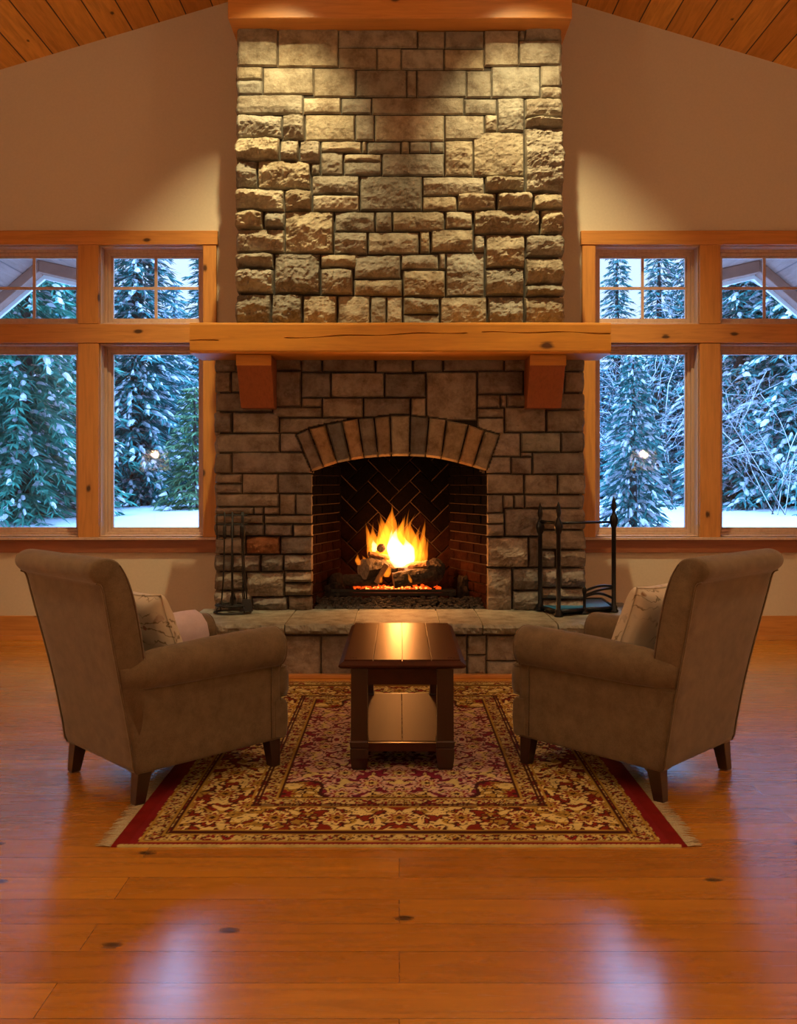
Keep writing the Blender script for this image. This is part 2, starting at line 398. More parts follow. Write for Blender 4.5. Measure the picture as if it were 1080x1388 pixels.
# ------------------------------------------------------------------ room shell
YW = 6.98; WS = 172.0           # far wall plane and its pixel scale
def wx(px): return (px-541)/WS
def wz(py): return H+(652-py)/WS
XL = 4.2; YB = -3.2
OX0, OX1 = 1.541, 3.33; OZ0, OZ1 = .808, 3.105
w = MB()
def wallpoly(pts): w.prism(pts, YW, YW+.2)
wallpoly([(-XL-.2, 0), (XL+.2, 0), (XL+.2, OZ0), (-XL-.2, OZ0)])
for sg in (-1, 1):
    wallpoly([(sg*OX1, OZ0), (sg*(XL+.2), OZ0), (sg*(XL+.2), OZ1), (sg*OX1, OZ1)])
wallpoly([(-OX0, OZ0), (OX0, OZ0), (OX0, OZ1), (-OX0, OZ1)])
wallpoly([(-XL-.2, OZ1), (XL+.2, OZ1), (XL+.2, ceil_z(XL+.2)+.05), (0, RIDGE+.05), (-XL-.2, ceil_z(XL+.2)+.05)])
tag(w.build('wall_far', M['wall']), kind='structure')
for sg, nm in ((-1, 'wall_left'), (1, 'wall_right')):
    m = MB(); m.box(min(sg*XL, sg*(XL+.2)), max(sg*XL, sg*(XL+.2)), YB, YW, 0, ceil_z(XL)+.05); tag(m.build(nm, M['wall']), kind='structure')
m = MB(); m.prism([(-XL-.2, 0), (XL+.2, 0), (XL+.2, ceil_z(XL+.2)), (0, RIDGE), (-XL-.2, ceil_z(XL+.2))], YB-.2, YB); tag(m.build('wall_rear', M['wall']), kind='structure')
m = MB(); m.box(-XL-.2, XL+.2, YB-.2, YW+.2, -.1, 0); tag(m.build('floor', M['floor']), kind='structure')
m = MB()
for sg in (-1, 1):
    x1 = sg*(XL+.2)
    m.prism([(0, RIDGE), (x1, ceil_z(x1)), (x1, ceil_z(x1)+.15), (0, RIDGE+.15)], YB-.2, YW+.2)
tag(m.build('ceiling', M['ceil']), kind='structure')
# ridge timber above the chimney
m = MB(); m.box(-1.19, 1.20, 6.14, YW, H+629/196.0, 4.98)
beam = m.build('trim_1', M['pine_x'], bevel=.008); tag(beam, kind='structure')

# ------------------------------------------------------------------ windows and their timbers
nt_ = [1]
def trim(x0, x1, y0, y1, z0, z1, mat, bev=.004):
    nt_[0] += 1
    a, b = min(x0, x1), max(x0, x1)
    return tag(MB().box(a, b, y0, y1, z0, z1).build('trim_%d' % nt_[0], mat, bevel=bev), kind='structure')
nw = [0]
def window(x0, x1, z0, z1, cross):
    """sash with stepped profile, panes, muntins, set back in the opening"""
    nw[0] += 1
    e = empty('window_%d' % nw[0], ((x0+x1)/2, YW+.12, z0), kind='structure')
    def frame(a, y0, y1, name, mat, a_in):
        m = MB()
        m.box(x0+a, x0+a_in, y0, y1, z0+a, z1-a); m.box(x1-a_in, x1-a, y0, y1, z0+a, z1-a)
        m.box(x0+a_in, x1-a_in, y0, y1, z0+a, z0+a_in); m.box(x0+a_in, x1-a_in, y0, y1, z1-a_in, z1-a)
        return m.build(name, mat, e, bevel=.003)
    frame(0, YW+.085, YW+.17, 'window_frame', M['sash'], .03); frame(.0005, YW+.0, YW+.085, 'jamb', M['sash'], .010)  # window light on the reveals is put into the pale jamb colour
    sh = frame(.03, YW+.105, YW+.165, 'sash', M['sash'], .055)
    frame(.055, YW+.12, YW+.15, 'glazing_bead', M['sash'], .068)
    g = MB().box(x0+.06, x1-.06, YW+.132, YW+.136, z0+.06, z1-.06).build('pane', M['glass'], e)
    if cross:
        xm = (x0+x1)/2; zm = z0+(z1-z0)*.5
        m = MB(); m.box(xm-.011, xm+.011, YW+.118, YW+.131, z0+.068, z1-.068); m.build('muntin', M['sash'], e)
        m = MB(); m.box(x0+.068, xm-.011, YW+.118, YW+.131, zm-.011, zm+.011); m.box(xm+.011, x1-.068, YW+.118, YW+.131, zm-.011, zm+.011); m.build('muntin', M['sash'], e)
for sg in (-1, 1):
    P = lambda px: sg*abs(wx(px))        # left-hand pixel columns, mirrored for the right
    a_in, a_out = sg*OX0, sg*wx(296)*-1
    mu0, mu1 = sg*2.36, sg*2.523
    far_in = sg*OX1
    y0 = YW-.028
    trim(sg*1.424, sg*3.46, y0-.008, YW, wz(333), wz(314), M['pine_x'])                  # header
    trim(sg*1.436, a_in, y0, YW+.085, wz(728), wz(333), M['pine_z'])                      # inner casing
    trim(far_in, sg*3.45, y0, YW+.085, wz(728), wz(333), M['pine_z'])
    trim(a_in, far_in, y0-.004, YW+.16, wz(465.5), wz(440), M['pine_x'])                   # middle rail
    trim(mu0, mu1, y0, YW+.16, wz(728), wz(466), M['pine_z'])                              # posts
    trim(mu0, mu1, y0, YW+.16, wz(439.5), wz(333), M['pine_z'])
    trim(sg*1.41, sg*3.47, YW-.05, YW+.1, wz(731.5), wz(728), M['sash'], .003)             # stool
    trim(sg*1.43, sg*3.45, YW-.022, YW, wz(749), wz(731.5), M['sill'])                     # apron
    for (xa, xb) in ((a_in, mu0), (mu1, far_in)):
        window(min(xa, xb), max(xa, xb), wz(439.5), wz(333), True)
        window(min(xa, xb), max(xa, xb), wz(727.5), wz(466), False)
for nm, x0, x1 in (('baseboard_left', -XL, -1.2), ('baseboard_right', 1.2, XL)):
    m = MB(); m.box(x0, x1, YW-.022, YW, .012, wz(834.5)); m.box(x0, x1, YW-.035, YW, 0, .035)
    tag(m.build(nm, M['pine_x'], bevel=.003), kind='structure')

# ------------------------------------------------------------------ fireplace
fp = empty('fireplace', (0, 6.2, 0), 'tall grey split stone fireplace and chimney with arched brick firebox and raised hearth', 'fireplace')
UP = [(323,23,366,35),(366,23,397,38),(397,23,457.5,39),(457.5,23,513.6,40),(513.6,23,575.6,41),(575.6,23,647,41),(647,23,711.5,40),(711.5,23,759,54),
(323,35,376.5,90),(376.5,38.5,458.5,91),(458.5,64.5,510.5,94),(458.5,40,565.5,64.5),(566,42,603,65.5),(603,41.5,656,66),(656,41,703,90),(703,41,711.5,54),(703,54.5,759,88.5),
(511,65,543.5,94.5),(543.5,66,601.5,94.5),(602,66.5,656,94.5),(323,90.5,356,109),(323,109,356,128.5),(356.5,91.5,425,128),(425,92,482,132),(482.5,94.5,551,131.5),(551.5,95,564.5,131.5),
(565,95,632,132),(632,95.5,666,132.5),(666,90,732,132.5),(732.5,88.5,759,117.5),(732.5,117.5,759,134.5),(323,128.5,411,155.5),(411,132.5,462,154.5),(462.5,133,503.5,154.5),(504,132,628.5,155.5),
(629,134,673,155.5),(673.5,133.5,710,179),(711,134.5,759,160),(711,161,759,174),(323,157,383,188),(383,156.5,413,190),(413.5,155.5,481,191),(481.5,155.5,507.5,190.5),(508,156,602,191),
(602.5,156.5,656,190),(656.5,156,674,180),(641,180,710,240),(602.5,191,641,239),(711,174,760,261.5),(657,240.5,710,262),(323,188,379,219),(380,191,405.5,219),(406.5,192,434,221),(435,192,490,207),
(490.5,192,497,207),(498,192.5,543,208),(543.5,192,554.5,208),(555,192,583,207),(584,192,602,207),(435,207,465.5,238),(466,209,517,219.5),(466,219.5,517,238.5),(518,208,602,238.5),
(324,219,350,257),(350,219,421,257),(421.5,221,434.5,238),(423,238.5,487,264.5),(424,265,487,286.5),(488,239,572,285.5),(572.5,240,656,266),(572.5,266.5,619,286),(620,262.5,672,285),
(673.5,262,721.5,285),(722,262,760,285),(324,258,385.5,286.5),(386,258,422.5,287),(324,287,357,311.5),(358,287.5,386,310.5),(324,311.5,386,343.5),(386.5,287,452,343.5),(454,287.5,508,314.5),
(509,287.5,531.5,314),(532,287,602,313.5),(603.5,286.5,640,310),(642,285,730.5,317.5),(732,285,760,317.5),(452.5,315,498,345),(499,315,567.5,344.5),(569,313.5,582.5,343.5),(584,311,641,342),
(642,319,657,342),(658,318.5,711,363.5),(712,319,760,349),(324,344.5,371.5,364.5),(324,366,371,398),(372.5,344.5,434,398.5),(435,345,483.5,363.5),(435,364.5,478,399.5),(480,346,543,378),
(480,379,545,401),(543.5,345,594.5,365.5),(546.5,366.5,603,402.5),(604,343,656,402),(594.5,343,604,366),(657.5,364.5,709.5,401),(712,350,760,386.5),(712,387,760,402),
(324,400,368,445),(369,399.5,410,445),(411,401,456.5,445),(458,401,501.5,445),(502,402.5,523.5,445),(524,402.5,545,445),(546.5,403,595.5,426),(546.5,426.5,595.5,445),(596.5,403,659.5,445),(661,402.5,709,445),(710.5,403,760,445)]
LO = [(293,478,321,504),(321,478,371,503),(371,478,408,502),(408,478,436.5,504),(437,478,508,504),(509.5,478,559,505),(560,478,600,504),(601,478,683,503),(684,478,720,503),(720,478,765,503),(765,478,790,503),
(293,504,313,532),(313.5,504,369,532),(294,532.5,369,558),(293,559,314,587),(315.5,559,378,587),(369.5,503,408,551.5),(408.5,505,448,539),(449,505,520.5,538.5),(521.5,506,577,538.5),(578,504,646,570),
(647,503,709,534.5),(710,503.5,764.5,534.5),(687,535,740,551.5),(678,535.5,686.5,552),(647,535,677.5,553),(647,553.5,683,566),(647,566.5,683,590),(684,552,739.5,586),(740.5,556,790,586),(765,504,790,532),
(741,533,790,555.5),(370,552,436,566),(379,566.5,470,587),(409,539.5,436,552),(437,539.5,492,566),(493,539.5,556,566),(557,539.5,577,570),
(294,588,379,613.5),(380,587.5,440,612.5),(293,614.5,314,642),(314.5,613,425,641.5),(655,587,705,619),(706,586.5,759.5,613),(760,586,790,613),(706,613.5,721,619.5),(721.5,613.5,790,643),(650,619.5,692,641.5),(693,620,720.5,643),
(294,642.5,328,655.5),(294,656,328,669),(328.5,642.5,376.5,669),(377,642.5,424,669),(294,669.5,378,687),(294,687.5,343.5,697.5),(344,687.5,357,697.5),(358,687.5,378.5,697.5),(379,669.5,400.5,698),(401,669.5,424,698),
(294,698,357.5,710),(358.5,698.5,424,710),(294,710.5,358,726.5),(359,710.5,396.5,726.5),(397.5,710.5,424,727),(294,727,333.5,751),(334,727,379.5,751),(380.5,727.5,424,751),
(294,752,315,774.5),(316,752,353,775),(354,752,384.5,775),(385,751.5,424,773.5),(334,775.5,385.5,809),(386,774,424,789.5),(386,790,424,807.5),(391,808,424,828),(342,809.5,390.5,828),(294,775,333.5,800),(294,800.5,341.5,828),
(659,642.5,709.5,669.5),(710.5,643.5,755,670),(756,643.5,790,670),(659,671,681.5,695.5),(682,671,696,689),(696.5,671,710.5,689),(711,671,790,689),(659,696,683,710),(659,710.5,683,727),(684,689.5,730.5,727),(731,689.5,790,718),
(659,728,715.5,769),(716,728,730.5,769),(731,718.5,790,745),(731,745.5,752,769),(753,745.5,790,769),(659,769.5,693.5,828),(694,769.5,731.5,800),(694,800.5,733.5,828),(732,769.5,758,796),(759,769.5,790,796),(734,796.5,790,812),(734,812.5,790,828)]

TONES = [(.30, .255, .19), (.25, .215, .165), (.34, .29, .21), (.28, .23, .16), (.22, .195, .155), (.32, .265, .18), (.26, .235, .19)]
def stone_field(rects, s, Yf, outer, rough_fn, mask=None, tones=TONES, cell=.0085, special=None, to=None, seedo=0, gap=.0022):
    """every stone is its own relief patch whose rim drops back to the mortar"""
    V = []; Fc = []; C = []; base = 0
    xa, xb = outer
    for k, (px0, py0, px1, py1) in enumerate(rects):
        rs = np.random.RandomState(1000+seedo+k)
        x0, x1 = (px0-541)/s, (px1-541)/s; z1, z0 = H+(652-py0)/s, H+(652-py1)/s
        el = abs(px0-xa) < 3; er = abs(px1-xb) < 3
        x0 += gap*.5 if not el else 0; x1 -= gap*.5 if not er else 0; z0 += gap*.5; z1 -= gap*.5
        nx = max(4, int((x1-x0)/cell)); nz = max(4, int((z1-z0)/cell))
        u, v = np.meshgrid(np.linspace(0, 1, nx+1), np.linspace(0, 1, nz+1))
        X = x0+(x1-x0)*u; Z = z0+(z1-z0)*v; sd = 50+seedo+k*3
        wdt, hgt = x1-x0, z1-z0
        A = rough_fn((px0+px1)/2, (py0+py1)/2, rs)
        # distance to rim, with a wavy chipped rim
        dl = X-x0 if not el else np.full_like(X, 1.0); dr = x1-X if not er else np.full_like(X, 1.0)
        d = np.minimum(np.minimum(dl, dr), np.minimum(Z-z0, z1-Z))
        chip = .002+.009*fbm(X*22, Z*22, sd, 3)**2*min(1, A/.02+.3)
        rim = sstep(0, 1, np.clip(d/chip, 0, 1))
        # jagged ridge across the stone: sloping up above it, overhanging below it
        zr = rs.uniform(.25, .7)+.55*(fbm(X*9+k, X*0+k*.7, sd+1, 3)-.5)
        zr = np.clip(zr, .1, .9)
        up = np.clip((1-v)/(1-zr), 0, 1); dn = np.clip(v/zr, 0, 1)
        tent = np.minimum(up**.9, dn**.55)
        sidef = np.clip(np.minimum(dl, dr)/(.22*wdt+.01), 0, 1)**.6
        cell_n = ridged(X*11+k*3.1, Z*13+k, sd+2, 3)
        fac = np.zeros_like(X)+9
        for q in range(5):
            a, b = rs.uniform(-1.1, 1.1, 2); cc = rs.uniform(.5, 1.3)
            fac = np.minimum(fac, a*(u-.5)+b*(v-.5)+cc)
        fac = np.clip(fac, 0, 1)
        hgh = A*(1.0*tent*(.45+.55*sidef)+.55*fac*sidef)+A*.6*(cell_n-.5)*rim+A*.42*(fbm(X*48, Z*60, sd+5, 4)-.5)+.004*(fbm(X*30, Z*30, sd+7, 3)-.5)
        hgh = np.maximum(hgh, -.004)+rs.uniform(0, .007)
        Hh = hgh*rim-.011*(1-rim)
        # rough outer corners of the chimney
        if el: X = X-np.where(u < .5, (.003+.02*fbm(Z*18, Z*0+3, 91, 3)*min(1, A/.02))*(1-np.clip(u*wdt/.05, 0, 1)), 0); Hh = Hh-np.where(u*wdt < .012, .03*(1-u*wdt/.012), 0)
        if er: X = X+np.where(u > .5, (.003+.02*fbm(Z*18, Z*0+9, 92, 3)*min(1, A/.02))*(1-np.clip((1-u)*wdt/.05, 0, 1)), 0); Hh = Hh-np.where((1-u)*wdt < .012, .03*(1-(1-u)*wdt/.012), 0)
        Y = Yf-Hh
        keep = np.ones_like(X, bool)
        if mask is not None:
            st = mask(X, Z)          # 0 keep, 1 sunk under the arch stones, 2 open
            Y = np.where(st >= 1, Yf+.03, Y); keep = st < 2
        pts = np.stack([X, Y, Z], -1).reshape(-1, 3)
        idx = np.arange((nx+1)*(nz+1)).reshape(nz+1, nx+1)+base
        kf = keep[:-1, :-1] | keep[1:, 1:] | keep[:-1, 1:] | keep[1:, :-1]
        q = np.stack([idx[:-1, :-1], idx[:-1, 1:], idx[1:, 1:], idx[1:, :-1]], -1)[kf]
        V.append(pts); Fc.extend(map(tuple, q.tolist()))
        t = np.array(tones[rs.randint(len(tones))])*rs.uniform(.85, 1.15)
        if special and special(px0, py0) is not None: t = np.array(special(px0, py0))
        C.append(np.repeat(t[None], len(pts), 0)); base += len(pts)
    m = MB(); m.v = np.concatenate(V); m.f = Fc; m.c = np.concatenate(C); m.norecalc = True
    return m

def build_stone(m, name, mat, parent):
    o = m.build(name, mat, parent, smooth=False)
    return o
YC = 6.30; SC = F/YC
def rough_up(px, py, rs):
    side = max(0, (abs(px-541)-55)/120)
    low = np.clip((py-120)/160, 0, 1)
    a = .009+.058*np.clip(.75*low*(.45+side)+.25*side, 0, 1.1)
    if py > 300: a = max(a, .036)
    if py < 125: a = .007+.006*side
    return a*rs.uniform(.7, 1.3)
up = stone_field(UP, SC, YC, (323, 760), rough_up)
build_stone(up, 'chimney_stonework', M['stone'], fp)
# core behind the stones
m = MB(); m.box(-1.140, 1.143, YC+.012, YW-.004, 2.29, 4.45); m.build('chimney_core', M['mortar'], fp)

# arch geometry in pixels of the surround plane
YS = 6.22; SS = F/YS
OUT = [(275,290),(307,275),(349,265),(390,257),(430,250),(470,247),(510,242),(560,242),(607,247),(650,253),(705,265),(745,280),(783,290)]
INN = [(315,384),(345,373),(378,362),(412,355),(445,350),(480,347),(513,345),(558,345),(598,347),(637,352),(680,362),(716,372),(750,383)]
z3 = lambda p: (250+p[0]/1.8305, 430+p[1]/1.832)
OUT = [z3(p) for p in OUT]; INN = [z3(p) for p in INN]
sp = lambda p: ((p[0]-541)/SS, H+(652-p[1])/SS)
OW = [sp(p) for p in OUT]; IW = [sp(p) for p in INN]
FX0, FX1 = IW[0][0], IW[-1][0]
ix_, iz_ = np.array([p[0] for p in IW]), np.array([p[1] for p in IW]); ox_, oz_ = np.array([p[0] for p in OW]), np.array([p[1] for p in OW])
def arch_mask(X, Z):
    zi = np.interp(X, ix_, iz_, left=-9, right=-9); zo = np.interp(X, ox_, oz_, left=-9, right=-9)
    st = np.zeros(X.shape, int)
    # side lines of the end voussoirs
    def inside_left():
        (xa, za), (xb, zb) = OW[0], IW[0]; t = (Z-zb)/(za-zb); xl = xb+(xa-xb)*t; return X > xl
    def inside_right():
        (xa, za), (xb, zb) = OW[-1], IW[-1]; t = (Z-zb)/(za-zb); xl = xb+(xa-xb)*t; return X < xl
    zlow = min(iz_[0], iz_[-1])
    band = (Z > zlow-.004) & (Z < zo) & inside_left() & inside_right()
    st[band] = 1
    st[(X > FX0+.001) & (X < FX1-.001) & (Z < np.maximum(zi-.012, zlow-.03))] = 2
    return st
def rough_lo(px, py, rs):
    a = .016 if py < 640 else (.018+.024*np.clip((py-680)/80, 0, 1))
    return a*rs.uniform(.7, 1.3)
LT = [(.27, .225, .19), (.23, .19, .165), (.31, .265, .215), (.25, .205, .16), (.20, .175, .155), (.29, .235, .185)]
def spec_lo(x, y):
    if (x, y) == (334, 727): return (.34, .15, .065)
    if (x, y) == (706, 586.5): return (.25, .24, .2)
    return None
lo = stone_field(LO, SS, YS, (293, 790), rough_lo, arch_mask, LT, special=spec_lo, seedo=500)
build_stone(lo, 'surround_stonework', M['stone'], fp)
HH = .348                     # hearth top
m = MB(); m.box(-1.270, FX0-.02, YS+.014, YW-.004, HH-.1, 2.20); m.box(FX1+.02, 1.270, YS+.014, YW-.004, HH-.1, 2.20)
m.box(FX0-.02, FX1+.02, YS+.04, YW-.004, iz_.max()+.03, 2.20); m.box(-1.270, 1.270, YS+.04, YW-.004, 2.20, 2.29)
m.build('surround_core', M['mortar'], fp)
# stonework on the flanks (seen from a step to the side)
def flank(xside, y0, y1, z0, z1, name, seed):
    rs = np.random.RandomState(seed); rects = []
    z = z0
    while z < z1-.02:
        h = min(rs.choice([.09, .13, .17]), z1-z)
        if z1-z-h < .05: h = z1-z
        y = y0
        while y < y1-.02:
            wd = min(rs.choice([.14, .2, .28, .35]), y1-y)
            if y1-y-wd < .07: wd = y1-y
            rects.append((y, z, y+wd, z+h)); y += wd
        z += h
    R = [((a)*100+541, 652-(d-H)*100, (c)*100+541, 652-(b-H)*100) for a, b, c, d in rects]
    m = stone_field(R, 100.0, 0, (-9999, 99999), lambda px, py, r: .018*r.uniform(.6, 1.3), cell=.014, seedo=seed, tones=LT)
    v = m.v.copy(); sg = 1 if xside > 0 else -1
    m.v = np.stack([xside-sg*v[:, 1]*1.0, v[:, 0], v[:, 2]], -1)     # (y,h,z) -> (x side + relief)
    if sg < 0: m.f = [f[::-1] for f in m.f]
    build_stone(m, name, M['stone'], fp)
flank(-1.137, YC+.0, YW-.01, 2.30, 4.45, 'chimney_flank', 11); flank(1.142, YC, YW-.01, 2.30, 4.45, 'chimney_flank', 12)
flank(-1.272, YS, YW-.01, 0, 2.28, 'surround_flank', 13); flank(1.276, YS, YW-.01, 0, 2.28, 'surround_flank', 14)
m = MB(); m.box(-1.272, -1.137, YS+.01, YW-.004, 2.25, 2.30); m.box(1.137, 1.272, YS+.01, YW-.004, 2.25, 2.30); m.box(-1.27, 1.27, YS+.01, YS+.1, 2.24, 2.30); m.build('chimney_shoulder', M['mortar'], fp)

# voussoirs
VT = [(.22, .165, .13), (.36, .22, .11), (.16, .145, .13), (.38, .235, .12), (.21, .175, .14), (.29, .20, .12), (.34, .275, .19), (.16, .14, .12), (.36, .27, .17), (.33, .25, .15), (.38, .24, .12), (.32, .255, .17)]
for k in range(12):
    q = [IW[k], IW[k+1], OW[k+1], OW[k]]
    n = 14; mz = 22; rs = np.random.RandomState(k+77)
    u, v = np.meshgrid(np.linspace(0, 1, n+1), np.linspace(0, 1, mz+1))
    g = .0035
    def L(a, b, t): return np.array(a)[None, None]*(1-t[..., None])+np.array(b)[None, None]*t[..., None]
    wlen = math.dist(IW[k], IW[k+1]); hl = math.dist(IW[k], OW[k]); uu = g/wlen+u*(1-2*g/wlen); vv = .012+v*(1-.03)
    P = L(q[0], q[1], uu)*(1-vv[..., None])+L(q[3], q[2], uu)*vv[..., None]
    X, Z = P[..., 0], P[..., 1]
    d = np.minimum(np.minimum(u, 1-u)*wlen, np.minimum(v, 1-v)*hl)
    rim = sstep(0, .012, d)
    hgt = .012+.010*fbm(X*24, Z*14, 300+k, 4)+rs.uniform(0, .006)
    Y = YS-hgt*rim+.01*(1-rim)
    idx = np.arange((n+1)*(mz+1)).reshape(mz+1, n+1)
    m = MB(); top = np.stack([X, Y, Z], -1).reshape(-1, 3); bk = top.copy(); bk[:, 1] = YS+.10
    N = len(top); fs = [tuple(f) for f in np.stack([idx[:-1, :-1], idx[:-1, 1:], idx[1:, 1:], idx[1:, :-1]], -1).reshape(-1, 4).tolist()]
    loop = list(idx[0])+list(idx[1:, -1])+list(idx[-1, -2::-1])+list(idx[-2:0:-1, 0])
    for a, b in zip(loop, loop[1:]+loop[:1]): fs.append((int(a), int(a)+N, int(b)+N, int(b)))
    m.v = np.concatenate([top, bk]); m.f = fs; m.c = np.repeat(np.array(VT[k])[None]*.9, 2*N, 0)
    m.build('arch_stone', M['stone'], fp)

# firebox : splayed side walls and herringbone back built brick by brick
YB1 = 6.82
bx0, bx1 = (461-541)*YB1/F, (609-541)*YB1/F
fz0 = HH-.02; fz1 = iz_.max()+.1
def clip_bricks(name, polys, frame, lims, tone_seed, depth=.03):
    """polys in (u,v); frame maps (u,v,w) to world; clipped to lims"""
    rs = np.random.RandomState(tone_seed)
    bm = bmesh.new(); cl = bm.verts.layers.float_color.new('tone')
    for P in polys:
        cu = sum(p[0] for p in P)/4; cv = sum(p[1] for p in P)/4
        t = np.array((.17, .085, .05))*rs.uniform(.75, 1.25)*np.array((.62, .38, .28))
        soot = .015+.85*(1-float(sstep(-.35, .70, np.array((cv-fz0)/1.05+rs.uniform(-.05, .05)))))
        t = t*soot
        P2 = [(cu+(p[0]-cu)*.93 if abs(p[0]-cu) else p[0], cv+(p[1]-cv)*.93) for p in P]
        lo_ = [bm.verts.new((p[0], p[1], 0)) for p in P]; hi = [bm.verts.new((p[0], p[1], depth*(.8+.2*rs.rand()))) for p in P2]
        for vv_ in lo_+hi: vv_[cl] = (*t, 1)
        bm.faces.new(hi); 
        for i in range(4): bm.faces.new((lo_[i], lo_[(i+1) % 4], hi[(i+1) % 4], hi[i]))
    for co, no in (((lims[0], 0, 0), (-1, 0, 0)), ((lims[1], 0, 0), (1, 0, 0)), ((0, lims[2], 0), (0, -1, 0)), ((0, lims[3], 0), (0, 1, 0))):
        bmesh.ops.bisect_plane(bm, geom=bm.verts[:]+bm.edges[:]+bm.faces[:], plane_co=co, plane_no=no, clear_outer=True)
    me = bpy.data.meshes.new(name); off = world_of(fp)
    for v_ in bm.verts: v_.co = Vector(frame(*v_.co))-off
    bmesh.ops.recalc_face_normals(bm, faces=bm.faces)
    bm.to_mesh(me); bm.free(); me.materials.append(M['brick'])
    o = bpy.data.objects.new(name, me); COL.objects.link(o); o.parent = fp; return o
# herringbone
bw, bl = .112, .228; g = .007
polys = []
ca, sa = math.cos(PI/4), math.sin(PI/4)
for a in range(-40, 41):
    for b in range(-6, 7):
        for (x_, y_, w_, h_) in ((a*bw+b*bl, a*bw-b*bl, bl, bw), (a*bw+bl+b*bl, (a+1)*bw-bl-b*bl, bw, bl)):
            q = [(x_+g/2, y_+g/2), (x_+w_-g/2, y_+g/2), (x_+w_-g/2, y_+h_-g/2), (x_+g/2, y_+h_-g/2)]
            q = [((p[0]*ca-p[1]*sa), (p[0]*sa+p[1]*ca)+.85) for p in q]
            cu = sum(p[0] for p in q)/4; cv = sum(p[1] for p in q)/4
            if -.7 < cu < .7 and .1 < cv < 1.7: polys.append(q)
clip_bricks('firebox_back', polys, lambda u, v, w_: (u, YB1-w_, v), (bx0-.01, bx1+.01, fz0, fz1), 5, .012)
def side(x0, y0, x1, y1, name, seed):
    L_ = math.hypot(x1-x0, y1-y0); dx, dy = (x1-x0)/L_, (y1-y0)/L_
    nx_, ny_ = (dy, -dx) if x0 < 0 else (-dy, dx)
    polys = []; r = 0; v = fz0-.02
    while v < fz1:
        u = -.25+(.11 if r % 2 else 0)
        while u < L_+.2:
            polys.append([(u+g/2, v+g/2), (u+.225-g/2, v+g/2), (u+.225-g/2, v+.07-g/2), (u+g/2, v+.07-g/2)]); u += .225
        v += .07; r += 1
    clip_bricks(name, polys, lambda u, v, w_: (x0+dx*u+nx_*w_, y0+dy*u+ny_*w_, v), (0, L_, fz0, fz1), seed, .01)
side(FX0-.005, YS+.01, bx0, YB1, 'firebox_side', 6); side(FX1+.005, YS+.01, bx1, YB1, 'firebox_side', 7)
m = MB()
m.add([(FX0-.006, YS+.01, fz0), (bx0, YB1+.002, fz0), (bx0, YB1+.002, fz1), (FX0-.006, YS+.01, fz1)], [(0, 1, 2, 3)])
m.add([(FX1+.006, YS+.01, fz0), (bx1, YB1+.002, fz0), (bx1, YB1+.002, fz1), (FX1+.006, YS+.01, fz1)], [(0, 1, 2, 3)])
m.add([(bx0, YB1+.001, fz0), (bx1, YB1+.001, fz0), (bx1, YB1+.001, fz1), (bx0, YB1+.001, fz1)], [(0, 1, 2, 3)])
m.build('firebox_mortar', m_plain('sooty_mortar', (.04, .02, .012), .95, nscale=40, bump=.4), fp)
m = MB(); m.box(FX0-.02, FX1+.02, YS+.02, YB1+.02, fz1-.02, fz1+.02); m.build('firebox_throat', m_plain('soot', (.01, .008, .007), .95), fp)
m = MB(); m.box(FX0-.01, FX1+.01, YS-.0, YB1+.02, fz0-.05, HH-.004); m.build('firebox_floor', m_plain('sooty_floor', (.04, .03, .025), .95, nscale=30, bump=.4), fp)

# hearth : base stones, front edge trim, slabs
HX0, HX1 = -1.34, 1.60
rs = np.random.RandomState(3); HR = []
s2 = F/5.66; px = 541+HX0*s2; xs_ = [px]
R0 = []
while px < 541+HX1*s2-12:
    wd = rs.choice([26, 34, 42, 55, 62]); wd = min(wd, 541+HX1*s2-px)
    if 541+HX1*s2-px-wd < 15: wd = 541+HX1*s2-px
    if rs.rand() < .3: R0.append((px, 860, px+wd, 918))
    else:
        sp_ = rs.choice([880, 888, 896]); R0 += [(px, 860, px+wd, sp_), (px, sp_, px+wd, 918)]
    px += wd
R0 = [(a, 652+(b-652)*1.0, c, 652+(d-652)*1.0) for a, b, c, d in R0]
hb = stone_field(R0, s2, 5.66, (541+HX0*s2, 541+HX1*s2), lambda a, b, r: .016*r.uniform(.6, 1.3), tones=LT, seedo=900, cell=.009)
build_stone(hb, 'hearth_stonework', M['stone'], fp)
m = MB(); m.box(HX0+.01, HX1-.01, 5.675, YS+.35, 0, HH-.07); m.build('hearth_core', M['mortar'], fp)
